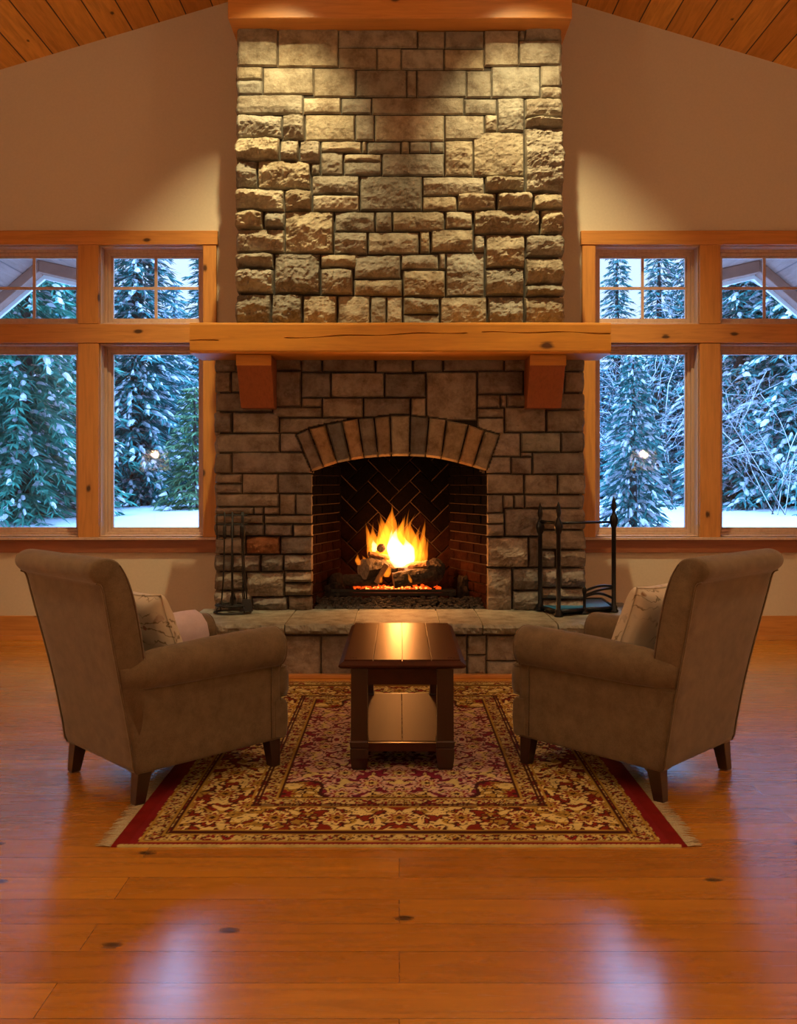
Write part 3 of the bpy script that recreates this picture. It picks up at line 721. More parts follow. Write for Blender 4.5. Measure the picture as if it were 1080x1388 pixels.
def slab(x0, x1, y0, y1, seed, xe=None):
    """flagstone with rock pitched front edge"""
    rs = np.random.RandomState(seed); n = max(8, int((x1-x0)/.012))
    t = np.linspace(x0, x1, n+1); zt, zb = HH, HH-.068
    rows = []
    yf = y0+.010*(fbm(t*9, t*0+seed, 5, 3)-.5)
    prof = []
    for q, (dy, z) in enumerate([(.035, zt), (.012, zt-.001), (.0, zt-.008), (-.012, zt-.022), (-.014, zt-.04), (-.002, zt-.056), (.018, zb)]):
        j = .042*(ridged(t*16+q*.9, t*0+q*.5+seed, 8, 4)-.5) if 1 < q < 6 else 0
        zj = .007*(fbm(t*14, t*0+q+seed, 18, 2)-.5) if 0 < q < 6 else 0
        prof.append(np.stack([t, yf+dy-j, np.full_like(t, z)+zj], -1))
    back = np.stack([t, np.full_like(t, y1), np.full_like(t, zt)], -1); bb = np.stack([t, np.full_like(t, y1), np.full_like(t, zb)], -1)
    ny_ = 24
    tops = []
    for a in np.linspace(0, 1, ny_)[::-1]:
        yy = prof[0][:, 1]*(1-a)+y1*a
        zz = HH+.0035*(fbm(t*7, yy*7, 40, 4)-.5)
        tops.append(np.stack([t, yy, zz], -1))
    rows = [bb]+tops+prof[1:]
    m = MB(); m.loft([list(map(tuple, np.array(rows)[:, i])) for i in range(n+1)])
    tn = [(.30, .29, .23), (.27, .26, .21), (.32, .30, .24), (.28, .265, .22)][seed % 4]
    m.c = np.repeat(np.array(tn)[None], len(m.v), 0)
    m.build('hearth_slab', M['slab'], fp)
joints = [-1.38, -.72, -.285, .255, .525, 1.0, 1.66]
for k in range(6):
    x0, x1 = joints[k]+.004, joints[k+1]-.004
    if x1 > 1.3: slab(x0, 1.27, 5.585, YS+.02, k); slab(1.278, x1, 5.585, YS+.36, k+4)
    else: slab(x0, x1, 5.585, YS+.02, k)
m = MB(); m.box(-1.37, 1.3, 5.62, YS, HH-.06, HH-.009); m.build('slab_grout', m_plain('pale_grout', (.45, .40, .28), .9), fp)
tag(MB().box(HX0-.01, HX1+.01, 5.60, 5.648, 0, .022).build('trim_90', M['pine_x'], bevel=.004), kind='structure')

# ------------------------------------------------------------------ mantel
SM = F/5.86
mt = empty('mantel_shelf', (0, 6.0, 1.76), 'thick honey pine mantel beam with long cracks on two reddish corbels', 'mantel')
mx0, mx1, mz0, mz1 = (257-541)/SM, (828-541)/SM, H+(652-478.5)/SM, H+(652-437)/SM
m = MB(); nx_ = 140
t = np.linspace(mx0, mx1, nx_)
ring = []
for x in t:
    dz = .003*float(fbm(np.array(x*5), np.array(1.0), 3, 3)-.5); dz2 = .005*float(fbm(np.array(x*4), np.array(5.0), 4, 3)-.5)
    y = 5.86
    # long drying crack
    zc = mz0+(mz1-mz0)*(.52+.16*math.sin((x+.6)*1.1)+.02*math.sin(x*13))
    on = 1 if (-.75 < x < .45 or x > .55 or x < -1.2) else 0
    on *= .25+.75*abs(math.sin(x*7.3+1))
    cw = .0035*on; cd = .022*on
    ring.append([(x, YS+.01, mz0), (x, y+.012, mz0+dz), (x, y+.003, mz0+.006+dz), (x, y, mz0+.018), (x, y, zc-cw-.001), (x, y+cd, zc), (x, y, zc+cw+.001), (x, y, mz1-.016), (x, y+.003, mz1-.004+dz2), (x, y+.01, mz1+dz2), (x, YS+.09, mz1)])
m.loft(ring); m.build('beam', M['mantel'], mt)
sc_ = F/5.98
for a, b in ((322, 368.5), (717, 765)):
    x0, x1 = (a-541)/sc_, (b-541)/sc_
    pr = [(YS+.0, mz0), (5.93, mz0), (5.93, mz0-.075), (5.95, mz0-.085), (6.09, mz0-.33), (6.10, mz0-.345), (YS+.0, mz0-.345)]
    MB().prism([(p[0], p[1]) for p in pr], x0, x1, 'x').build('corbel', [M['corbel']], mt, bevel=.005)
    MB().box(x0-.002, x1+.002, 5.924, 5.94, mz0-.073, mz0-.001).build('corbel_block', M['mantel'], mt, bevel=.003)

# ------------------------------------------------------------------ fire
def log(p0, p1, r, label, bark='logbark', end='logend', seed=0, flat=0):
    p0, p1 = Vector(p0), Vector(p1); e = empty('firewood_log', tuple((p0+p1)/2-Vector((0, 0, r))), label, 'log', 'logs in the fire')
    rs = np.random.RandomState(seed); d = (p1-p0).normalized(); a = d.cross(Vector((0, 0, 1))).normalized(); b = a.cross(d)
    n = 18; K = 14; rings = []
    for k in range(K+1):
        c = p0.lerp(p1, k/K); rg = []
        for i in range(n):
            th = 2*PI*i/n; rr = r*(1+.16*(float(vnoise(np.array(k*.6+seed), np.array(i*1.1), seed))-.5)*2*.6+.1*rs.uniform(-.5, .5))
            if flat and math.sin(th) > .2: rr *= 1-.45*(math.sin(th)-.2)
            rg.append(tuple(c+(a*math.cos(th)+b*math.sin(th))*rr))
        rings.append(rg)
    m = MB(); m.loft(rings, cap=False); m.build('bark', M[bark], e)
    for rg, sgn in ((rings[0], -1), (rings[-1], 1)):
        c = sum((Vector(q) for q in rg), Vector())/n
        m = MB(); m.add([tuple(c+d*sgn*.004)]+[tuple(c+(Vector(q)-c)*.55+d*sgn*.003) for q in rg]+rg, [(0, 1+i, 1+(i+1) % n) for i in range(n)]+[(1+i, 1+n+i, 1+n+(i+1) % n, 1+(i+1) % n) for i in range(n)])
        m.build('cut_end', M[end], e)
    return e
def fpnt(px, py, Y): return ((px-541)*Y/F, Y, H+(652-py)*Y/F)
log(fpnt(492, 772, 6.36), fpnt(556, 764, 6.62), .072, 'thick log at the left of the fire with pale cut end facing the room', seed=1)
log(fpnt(533, 787, 6.38), fpnt(590, 776, 6.42), .058, 'charred log lying low at the right of the fire', seed=2)
log(fpnt(583, 782, 6.44), fpnt(590, 770, 6.62), .078, 'blackened round log end at the far right of the fire', seed=3, end='logbark')
log(fpnt(516, 743, 6.42), fpnt(520, 741, 6.60), .030, 'small round log pointing out near the top of the pile', seed=4)
log(fpnt(500, 757, 6.44), fpnt(560, 768, 6.50), .034, 'split stick glowing orange across the middle of the pile', 'logwood', seed=5, flat=1)
log(fpnt(540, 768, 6.50), fpnt(580, 764, 6.40), .038, 'split stick leaning on the right hand log', 'logwood', seed=6, flat=1)
log(fpnt(466, 787, 6.42), fpnt(512, 786, 6.40), .044, 'dark charred log low at the left of the pile', seed=7, end='logbark')
log(fpnt(500, 750, 6.40), fpnt(528, 755, 6.46), .022, 'small split kindling on top of the thick left log', 'logwood', seed=8, flat=1)
log(fpnt(524, 765, 6.36), fpnt(510, 790, 6.34), .020, 'short stick standing in front of the glowing embers', 'logwood', seed=9)
def lump(px, py, Y, r, hgt, name, label, cat, seed):
    x, y, z = fpnt(px, py, Y); bm = bmesh.new(); bmesh.ops.create_icosphere(bm, subdivisions=3, radius=1)
    rs = np.random.RandomState(seed)
    for v in bm.verts:
        k = 1+.35*(float(vnoise(np.array(v.co.x*2+seed), np.array(v.co.y*2+v.co.z*3), seed))-.5)*2
        v.co = Vector((v.co.x*r*k, v.co.y*r*.8*k, max(v.co.z, -.75)*hgt*k))
    me = bpy.data.meshes.new(name); bm.to_mesh(me); bm.free(); me.materials.append(M['logbark'])
    o = bpy.data.objects.new(name, me); COL.objects.link(o); o.location = (x, y, HH+hgt*.72); return tag(o, label, cat)
lump(455, 788, 6.5, .09, .12, 'bark_chunk', 'black bark chunk leaning at the left of the firebox', 'wood chunk', 2)
lump(627, 788, 6.52, .055, .12, 'bark_chunk', 'black upright chunk at the right of the firebox', 'wood chunk', 5)
# grate bar and pebbles, embers
gr = empty('fire_grate', (0, 6.32, HH), 'black iron burner tray with front bar under the burning logs', 'grate')
MB().box((448-541)*6.32/F, (618-541)*6.32/F, 6.325, 6.34, HH+.105, HH+.128).build('front_bar', M['rough_iron'], gr, bevel=.004)
MB().box((448-541)*6.32/F, (618-541)*6.32/F, 6.34, 6.66, HH+.08, HH+.10).build('tray', M['rough_iron'], gr)
for q in (-.45, .36): MB().box(q, q+.02, 6.328, 6.338, HH, HH+.105).build('leg', M['rough_iron'], gr)
def rocks(name, mat, n, xr, yr, zf, rr, seed, label, cat):
    rs = np.random.RandomState(seed); m = MB()
    bm = bmesh.new(); bmesh.ops.create_icosphere(bm, subdivisions=1, radius=1); bv = np.array([v.co[:] for v in bm.verts]); bf = [tuple(v.index for v in f.verts) for f in bm.faces]; bm.free()
    for i in range(n):
        x, y = rs.uniform(*xr), rs.uniform(*yr); r = rs.uniform(*rr)
        p = bv*(1+.25*rs.uniform(-1, 1, (len(bv), 1)))*np.array([r*rs.uniform(.8, 1.4), r, r*rs.uniform(.5, .8)])+np.array([x, y, zf(x, y, rs)])
        m.add(p.tolist(), bf)
    return tag(m.build(name, mat), label, cat, kind='stuff')
rocks('lava_pebbles', M['pebble'], 760, (FX0+.02, FX1-.02), (YS+.03, 6.325), lambda x, y, r: HH+.008+(y-YS-.04)*1.05*r.uniform(.8, 1), (.010, .020), 4, 'bed of dark lava pebbles in front of the burning logs', 'pebbles')
rocks('ember_bed', M['ember'], 150, (-.33, .30), (6.36, 6.55), lambda x, y, r: HH+.115+r.uniform(0, .022), (.006, .014), 8, 'red glowing embers under the burning logs', 'embers')
rocks('hot_embers', M['ember2'], 45, (-.24, .2), (6.355, 6.42), lambda x, y, r: HH+.118+r.uniform(0, .022), (.005, .011), 9, 'yellow hot coals along the front of the ember bed', 'embers')
fl = empty('fire', (0, 6.45, HH+.1), 'bright yellow and orange flames rising from the logs in the firebox', 'fire')
def tongue(px, pyb, pyt, wpx, lean, Y, mat, seed, nm='flame', fork=0):
    """one lick of flame: a tapering twisting body"""
    s_ = F/Y; rs = np.random.RandomState(seed); x0 = (px-541)/s_; zb = H+(652-pyb)/s_; zt = H+(652-pyt)/s_; w_ = wpx/s_/2
    K = 22; n = 14; rings = []; ph = rs.uniform(0, 6)
    for k in range(K+1):
        t_ = k/K; r = w_*(math.sin(PI*min(1, (t_*.8+.16)))**.9)*(1-t_**2.2)+.0008
        r *= 1+.18*math.sin(t_*13+ph)*t_
        cx = x0+lean/s_*t_**1.5+w_*.35*math.sin(t_*5+ph)*t_; cy = Y+w_*.25*math.sin(t_*6+ph*2)
        rings.append([(cx+r*math.cos(2*PI*i/n), cy+r*.75*math.sin(2*PI*i/n), zb+(zt-zb)*t_) for i in range(n)])
    MB().loft(rings).build(nm, M[mat], fl, smooth=True)
for a in [(530,770,686,30,-3,6.46,1),(541,768,697,26,4,6.50,2),(520,760,700,16,-8,6.48,3),(556,768,703,20,2,6.48,4),(562,768,712,18,8,6.44,5),(536,735,681,9,-5,6.5,41),(548,742,696,7,14,6.47,42),(521,742,703,7,-9,6.5,43),(570,748,702,7,7,6.5,44),(499,742,706,6,-3,6.5,45),(566,766,718,14,12,6.5,6),
          (506,762,708,17,2,6.50,7),(502,758,712,10,-4,6.47,8),(512,760,716,12,4,6.53,9),(533,765,699,18,14,6.52,10),(549,770,690,12,6,6.5,11),(547,768,707,22,-5,6.42,12),
          (496,768,752,9,-6,6.37,13),(486,766,750,8,-3,6.37,14),(524,782,764,12,2,6.36,15),(516,790,776,5,0,6.33,16),(571,768,735,10,4,6.44,17),(557,790,776,5,-6,6.33,18),(526,740,695,12,-10,6.5,19),(576,766,728,8,3,6.5,20)]:
    tongue(a[0], a[1], a[2], a[3], a[4], a[5], 'flame', a[6])
for a in [(540,769,715,30,-4,6.46,31),(549,769,728,28,2,6.48,32),(535,764,716,18,-4,6.46,33),(507,748,730,9,0,6.50,34),(553,772,735,20,0,6.46,35)]:
    tongue(a[0], a[1], a[2], a[3], a[4], a[5], 'core', a[6], 'flame_core')
def pt(name, loc, w_, col, r):
    l = bpy.data.lights.new(name, 'POINT'); l.energy = w_; l.color = col; l.shadow_soft_size = r; o = bpy.data.objects.new(name, l); COL.objects.link(o); o.location = loc
pt('fire_glow', (.0, 6.44, .80), FIRE_W, (1, .33, .06), .07)
pt('ember_glow', (-.02, 6.40, .52), 3, (1, .22, .03), .03)

# ------------------------------------------------------------------ fire tools at the left
HT = HH+.003
def tp(px, py, Y): return fpnt(px, py, Y)
ts = empty('fire_tool_stand', (-1.135, 6.03, HT), 'black wrought iron tool stand with round base ring at the left of the fireplace', 'tool stand')
cx, cy = -1.135, 6.03
circ = [(cx+.115*math.cos(t), cy+.085*math.sin(t), HT+.055) for t in np.linspace(0, 2*PI, 33)]
MB().tube(circ, .006, 8, cap=False).build('base_ring', M['rough_iron'], ts, smooth=True)
circ = [(cx+.125*math.cos(t), cy+.095*math.sin(t), HT+.007) for t in np.linspace(0, 2*PI, 33)]
MB().tube(circ, .006, 8, cap=False).build('foot_ring', M['rough_iron'], ts, smooth=True)
for t in (.6, 2.4, 3.9, 5.5):
    p0 = (cx+.115*math.cos(t), cy+.085*math.sin(t), HT+.055); p1 = (cx+.125*math.cos(t), cy+.095*math.sin(t), HT+.007)
    MB().tube([p0, ((p0[0]+p1[0])/2+.012*math.cos(t), (p0[1]+p1[1])/2+.01*math.sin(t), HT+.03), p1], .005, 6).build('leg', M['rough_iron'], ts, smooth=True)
sc_t = F/6.03
zt_ = H+(652-695)/sc_t
MB().tube([(cx, cy, HT+.05), (cx-.004, cy, HT+.35), (cx, cy, zt_)], [.009, .007, .007], 8).build('post', M['rough_iron'], ts, smooth=True)
MB().tube([(cx-.115, cy, HT+.055), (cx+.115, cy, HT+.055)], .005, 6).build('base_bar', M['rough_iron'], ts)
xh0, xh1 = (294-541)/sc_t, (335-541)/sc_t
za, zb_, zc_ = H+(652-698)/sc_t, H+(652-710.5)/sc_t, H+(652-731)/sc_t
MB().tube([(xh1, cy, za), (xh0, cy, za), (xh0, cy, zc_), (xh0+.045, cy, zc_)], .0045, 6).build('hanging_frame', M['rough_iron'], ts)
MB().tube([(xh0-.008, cy, zb_), (xh1, cy, zb_)], .0045, 6).build('hook_bar', M['rough_iron'], ts)
def tool(px_top, px_bot, yo, label, kind, head):
    xt, xb_ = (px_top-541)/sc_t, (px_bot-541)/sc_t; y = cy+yo
    e = empty('fire_'+kind, (xb_, y, HT+.02), label, kind)
    ztop = za+.02; zh0, zh1 = zb_-.004, zb_-.10
    MB().tube([(xt, y, ztop), (xt, y, zh0), (xt+(xb_-xt)*.15, y, HT+.40), (xt+(xb_-xt)*.45, y, HT+.22), (xb_, y, HT+.09)], .0055, 6).build('rod', M['rough_iron'], e, smooth=True)
    MB().tube([(xt, y, zh0), (xt, y, zh0-.015), (xt, y, zh0-.05), (xt, y, zh1+.008), (xt, y, zh1)], [.006, .012, .0135, .012, .006], 10).build('handle', M['rough_iron'], e, smooth=True)
    if head == 'hook':
        MB().tube([(xb_, y, HT+.1), (xb_, y, HT+.045), (xb_+.02, y, HT+.04), (xb_+.035, y, HT+.06)], [.0055, .005, .004, .002], 6).build('hook', M['rough_iron'], e, smooth=True)
    elif head == 'pan':
        MB().loft([[(xb_-.03, y-.006, HT+.10), (xb_+.03, y-.006, HT+.10), (xb_+.03, y+.0, HT+.10), (xb_-.03, y, HT+.10)], [(xb_-.045, y-.026, HT+.02), (xb_+.045, y-.026, HT+.02), (xb_+.045, y-.02, HT+.02), (xb_-.045, y-.02, HT+.02)]]).build('pan', M['rough_iron'], e, bevel=.002)
    elif head == 'brush':
        MB().tube([(xb_, y, HT+.13), (xb_, y, HT+.09)], [.012, .022], 12).build('ferrule', M['rough_iron'], e, smooth=True)
        MB().tube([(xb_, y, HT+.09), (xb_, y, HT+.02)], [.02, .034], 14).build('bristles', m_plain('bristle', (.03, .022, .015), .95, nscale=200, namt=.5, bump=1), e)
    elif head == 'tongs':
        for q in (-1, 1): MB().tube([(xb_, y, HT+.24), (xb_+q*.018, y, HT+.16), (xb_+q*.005, y, HT+.03)], .004, 6).build('jaw', M['rough_iron'], e, smooth=True)
tool(305.5, 301.5, -.03, 'black fire poker hanging leftmost on the tool stand', 'poker', 'hook')
tool(331.0, 336.0, -.04, 'black fire shovel hanging rightmost on the tool stand, flat pan at its foot', 'shovel', 'pan')
tool(313.5, 314.5, .035, 'black hearth brush hanging behind the stand post with dark bristles', 'brush', 'brush')
tool(326.5, 330.5, .03, 'black fire tongs hanging between the post and the shovel', 'tongs', 'tongs')

# ------------------------------------------------------------------ iron rack at the right
rk = empty('firewood_rack', (1.2, 6.1, HT), 'black iron firewood rack with tall finial posts at the right of the fireplace', 'firewood rack')
P1, P2, P3, P4, P5 = (.975, 6.13), (1.057, 5.88), (1.472, 6.075), (1.475, 6.50), (1.315, 6.45)
Q = ((792-541)*5.985/F, 5.985)
ztop = lambda py, Y: H+(652-py)*Y/F
def post(p, zt, name='post', r=.0155):
    x, y = p; z0 = HT
    MB().lathe(x, y, [(.030, z0), (.032, z0+.012), (.022, z0+.022), (.026, z0+.035), (r, z0+.05), (r, zt-.215), (r+.004, zt-.21), (r+.011, zt-.185), (r+.015, zt-.165), (r+.011, zt-.145), (r-.002, zt-.12), (.010, zt-.105), (.016, zt-.09), (.018, zt-.07), (.012, zt-.03), (.002, zt)], 16).build(name, M['iron'], rk, smooth=True)
for p, py in ((P1, 681.5), (P2, 680), (P3, 672.5)): post(p, ztop(py, p[1]))
MB().lathe(Q[0], Q[1], [(.026, HT), (.028, HT+.012), (.016, HT+.025), (.010, HT+.05), (.010, HT+.13), (.016, HT+.15), (.018, HT+.165), (.004, HT+.19)], 12).build('short_post', M['iron'], rk, smooth=True)
zr_ = ztop(708, 6.0)
MB().tube([(*P1, zr_), (*P2, zr_)], .011, 8).build('rail', M['iron'], rk, smooth=True)
MB().tube([(*P2, zr_), (*P3, zr_)], .0085, 8).build('rail', M['iron'], rk, smooth=True)
zb2 = HT+.03
for a, b in ((P1, P2), (P2, P3), (P3, P4), (P1, P5) if False else (P4, P3)):
    pass
MB().prism([P1, P2, Q, P3, (1.49, 6.50), (1.30, 6.50), (1.30, 6.16), (1.0, 6.16)], HT+.028, HT+.034, 'z').build('tray', m_plain('tray_window_sheen', (.03, .20, .42), .35, .2), rk)  # steel tray: blue window reflection put into its base colour
rim = [P1, P2, Q, P3, (1.49, 6.50), (1.30, 6.50)]
for a, b in zip(rim[:-1], rim[1:]):
    MB().tube([(*a, HT+.03), (*b, HT+.03)], .013, 8).build('tray_rim', M['iron'], rk, smooth=True)
def gal(z0, z1, bow):
    pts = []
    for t_ in np.linspace(0, 1, 12):
        x = Q[0]*(1-t_)+P3[0]*t_; y = Q[1]*(1-t_)+P3[1]*t_
        pts.append((x, y, z0*(1-t_)+z1*t_+bow*math.sin(PI*t_)))
    MB().tube(pts, .0085, 8).build('gallery_bar', M['iron'], rk, smooth=True)
gal(HT+.155, HT+.175, .018); gal(HT+.125, HT+.165, .01); gal(HT+.115, HT+.09, .03)

# ------------------------------------------------------------------ rug
def make_rug():
    x0, x1, y0, y1 = -.985, .985, 3.02, 5.50
    nx, ny = 400, 500
    u, v = np.meshgrid(np.linspace(x0, x1, nx+1), np.linspace(y0, y1, ny+1))
    yc = (y0+y1)/2; X = np.abs(u); Yd = np.minimum(v-y0, y1-v)      # mirror symmetric design
    dX = x1-X; dY = Yd
    inner_d = np.minimum(dX-.055, dY)           # the red end stripe lies only on the sides
    cream = np.array(sr((196, 176, 112))); gold = np.array(sr((160, 128, 52))); red = np.array(sr((118, 22, 26))); dark = np.array(sr((62, 20, 14)))
    wine = np.array(sr((112, 24, 48))); rose = np.array(sr((196, 160, 140))); blue = np.array(sr((50, 50, 90))); brick = np.array(sr((130, 40, 22))); olive = np.array(sr((120, 100, 50)))
    n1 = fbm(X*16+3*fbm(X*7, Yd*7, 3, 2), Yd*16+3*fbm(X*7+9, Yd*7, 4, 2), 11, 2)
    n2 = fbm(X*30, Yd*30, 21, 2); n3 = fbm(X*9, Yd*9, 31, 2)
    def lay(base, c, mask): return np.where(mask[..., None], c, base)
    def floral(bg_, fg, fg2, out, sc, w=.035, th=.50):
        wx_ = X*sc+1.2*fbm(X*sc*.6, Yd*sc*.6, 41, 2); wy_ = Yd*sc+1.2*fbm(X*sc*.6+5, Yd*sc*.6, 42, 2)
        a = vnoise(wx_*2.0, wy_*2.0, 43)*.65+vnoise(wx_*4.3, wy_*4.3, 44)*.35
        b = vnoise(wx_*1.3+7, wy_*1.3, 45)
        c = np.broadcast_to(bg_, X.shape+(3,)).copy()
        c = lay(c, out, np.abs(a-th) < w)
        c = lay(c, fg, a > th+w)
        c = lay(c, fg2, (a > th+w) & (b > .62))
        c = lay(c, out, np.abs(np.sin(wx_*2.2+1.6*np.sin(wy_*1.7))) < .07)
        # rosettes on a lattice
        for (lx, ly, ph) in ((.23, .25, 0), (.23, .25, .5)):
            gx = (X/lx+ph) % 1-.5; gy = (Yd/ly+ph) % 1-.5
            gx = gx*lx; gy = gy*ly; r = np.hypot(gx, gy); th_ = np.arctan2(gy, gx); R = .055*(1+.25*np.cos(8*th_))*24/max(sc, 24)
            c = lay(c, out, (r < R+.006)); c = lay(c, fg, r < R-.0); c = lay(c, red, (r < R*.72)); c = lay(c, fg2, r < R*.5); c = lay(c, out, r < R*.22)
        return c
    field = floral(wine, rose*.95, cream, dark, 22, .03, .47)
    # cream corner pieces and a central medallion with scalloped outline
    cornerd = np.hypot((dX-.42)/.34, (dY-.36)/.30); sc_ = 1+.14*np.cos(7*np.arctan2(dY-.36, dX-.42))
    cf = floral(cream*1.1, gold, red, dark, 18, .04, .56)
    field = np.where((cornerd < sc_)[..., None], cf, field); field = lay(field, dark, np.abs(cornerd-sc_) < .03)
    frontc = np.hypot(X/.30, (dY-.36)/.13); s2_ = 1+.12*np.cos(6*np.arctan2(dY-.36, X))
    field = np.where((frontc < s2_)[..., None], floral(gold, cream, red, dark, 30, .04, .5), field)
    main = floral(brick*.8, cream*1.12, gold, dark, 18, .045, .44)
    minor = floral(cream*.9, red, gold, dark, 48, .05, .55)
    c = field
    c = np.where((inner_d < .46)[..., None], minor, c)
    c = np.where((inner_d < .37)[..., None], main, c)
    c = np.where((inner_d < .12)[..., None], minor, c)
    for e in (.46, .37, .12, .385, .105): c = lay(c, dark, np.abs(inner_d-e) < .006)
    for e in (.448, .358, .132, .098): c = lay(c, gold, np.abs(inner_d-e) < .005)
    c = lay(c, gold, np.abs(inner_d-.035) < .006)
    c = lay(c, red, inner_d < .028)
    c = lay(c, np.array(sr((112, 16, 12))), dX < .055)
    zig = (np.abs(((u*60) % 1)-.5)*.012)
    c = lay(c, cream*.8, (dY < .008+zig) & (dX > .02))
    c = c*(.82+.36*n2[..., None])*(.9+.2*n3[..., None])
    Z = .006+.0015*fbm(u*14, v*14, 8, 3)
    edge = np.minimum(np.minimum(u-x0, x1-u), np.minimum(v-y0, y1-v)); Z = np.where(edge < .002, .0005, Z)
    m = MB(); m.v = np.stack([u, v, Z], -1).reshape(-1, 3); idx = np.arange((nx+1)*(ny+1)).reshape(ny+1, nx+1)
    m.f = [tuple(f) for f in np.stack([idx[:-1, :-1], idx[:-1, 1:], idx[1:, 1:], idx[1:, :-1]], -1).reshape(-1, 4).tolist()]
    m.c = c.reshape(-1, 3); m.norecalc = True
    e = empty('persian_rug', (0, 4.26, 0), 'patterned red, cream and gold rug with fringed sides under the coffee table', 'rug')
    m.build('woven_pile', M['rug'], e)
    for sg in (-1, 1):
        f = MB(); rs = np.random.RandomState(4+sg)
        y = y0+.004
        while y < y1-.004:
            xa = sg*x1; ln = rs.uniform(.045, .062); dy = rs.uniform(-.010, .010); w_ = .0028
            f.add([(xa, y-w_, .003), (xa, y+w_, .003), (xa+sg*ln*.5, y+w_+dy*.3, .006), (xa+sg*ln*.5, y-w_+dy*.3, .006), (xa+sg*ln, y+w_*.6+dy, .002), (xa+sg*ln, y-w_*.6+dy, .002)], [(0, 1, 2, 3), (3, 2, 4, 5)])
            y += .0068
        tag(f.build('fringe', M['fringe'], e), 'cream cotton fringe', kind='stuff')
make_rug()

# ------------------------------------------------------------------ coffee table
def make_table():
    e = empty('coffee_table', (.012, 4.26, .006), 'dark cherry wood coffee table with glossy plank top and lower shelf, between the armchairs', 'table')
    x0, x1, y0, y1 = -.258, .284, 3.75, 4.775; zt = .488
    def rr(a, z): return [(x0+a, y0+a, z), (x1-a, y0+a, z), (x1-a, y1-a, z), (x0+a, y1-a, z)]
    MB().loft([rr(.028, zt-.040), rr(.010, zt-.034), rr(.0, zt-.026), rr(.0, zt-.020), rr(.012, zt-.012), rr(.022, zt-.005)], cap=True).build('top_moulding', M['tabw'], e)
    n = 4; bx = np.linspace(x0+.023, x1-.023, n+1)
    for i in range(n):
        MB().box(bx[i]+(.0015 if i else 0), bx[i+1]-(.0015 if i < n-1 else 0), y0+.023, y1-.023, zt-.006, zt+.0005).build('top_board', M['tabw'], e, bevel=.0012)
    L0, L1 = -.208, .234; W_ = .072; ya, yb = 3.80, 4.725
    for lx in (L0, L1-W_):
        for ly in (ya, yb-W_):
            def q(a, z): return [(lx+a, ly+a, z), (lx+W_-a, ly+a, z), (lx+W_-a, ly+W_-a, z), (lx+a, ly+W_-a, z)]
            MB().loft([q(.009, .006), q(.003, .018), q(-.002, .06), q(-.003, .098), q(.001, .102), q(-.003, .107), q(-.004, .128), q(.0, .134), q(.001, .40), q(.001, zt-.038)]).build('leg', M['tabz'], e)
    for (a, b, c, d, ax) in ((L0+W_, L1-W_, ya+.012, ya+.034, 'x'), (L0+W_, L1-W_, yb-.034, yb-.012, 'x'), (L0+.012, L0+.034, ya+W_, yb-W_, 'y'), (L1-.034, L1-.012, ya+W_, yb-W_, 'y')):
        MB().box(a, b, c, d, zt-.115, zt-.036).build('apron', M['tabw'], e)
        MB().box(a, b, c, d, .085, .122).build('stretcher', M['tabw'], e, bevel=.002)
    xm = (L0+L1)/2
    for a, b in ((L0+.035, xm-.001), (xm+.001, L1-.035)):
        MB().box(a, b, ya+.035, yb-.035, .108, .124).build('shelf_board', M['shelf'], e, bevel=.001)
    for (px_, py_) in ((x0+.06, y0+.06), (x1-.06, y0+.06), (x0+.06, y1-.06), (x1-.06, y1-.06)):
        for k in range(3):
            MB().lathe(px_+.012*(k-1), py_+.006*(k % 2), [(.0035, zt), (.0035, zt+.0016), (.0015, zt+.002)], 8).build('nail_head', M['iron'], e)
make_table()

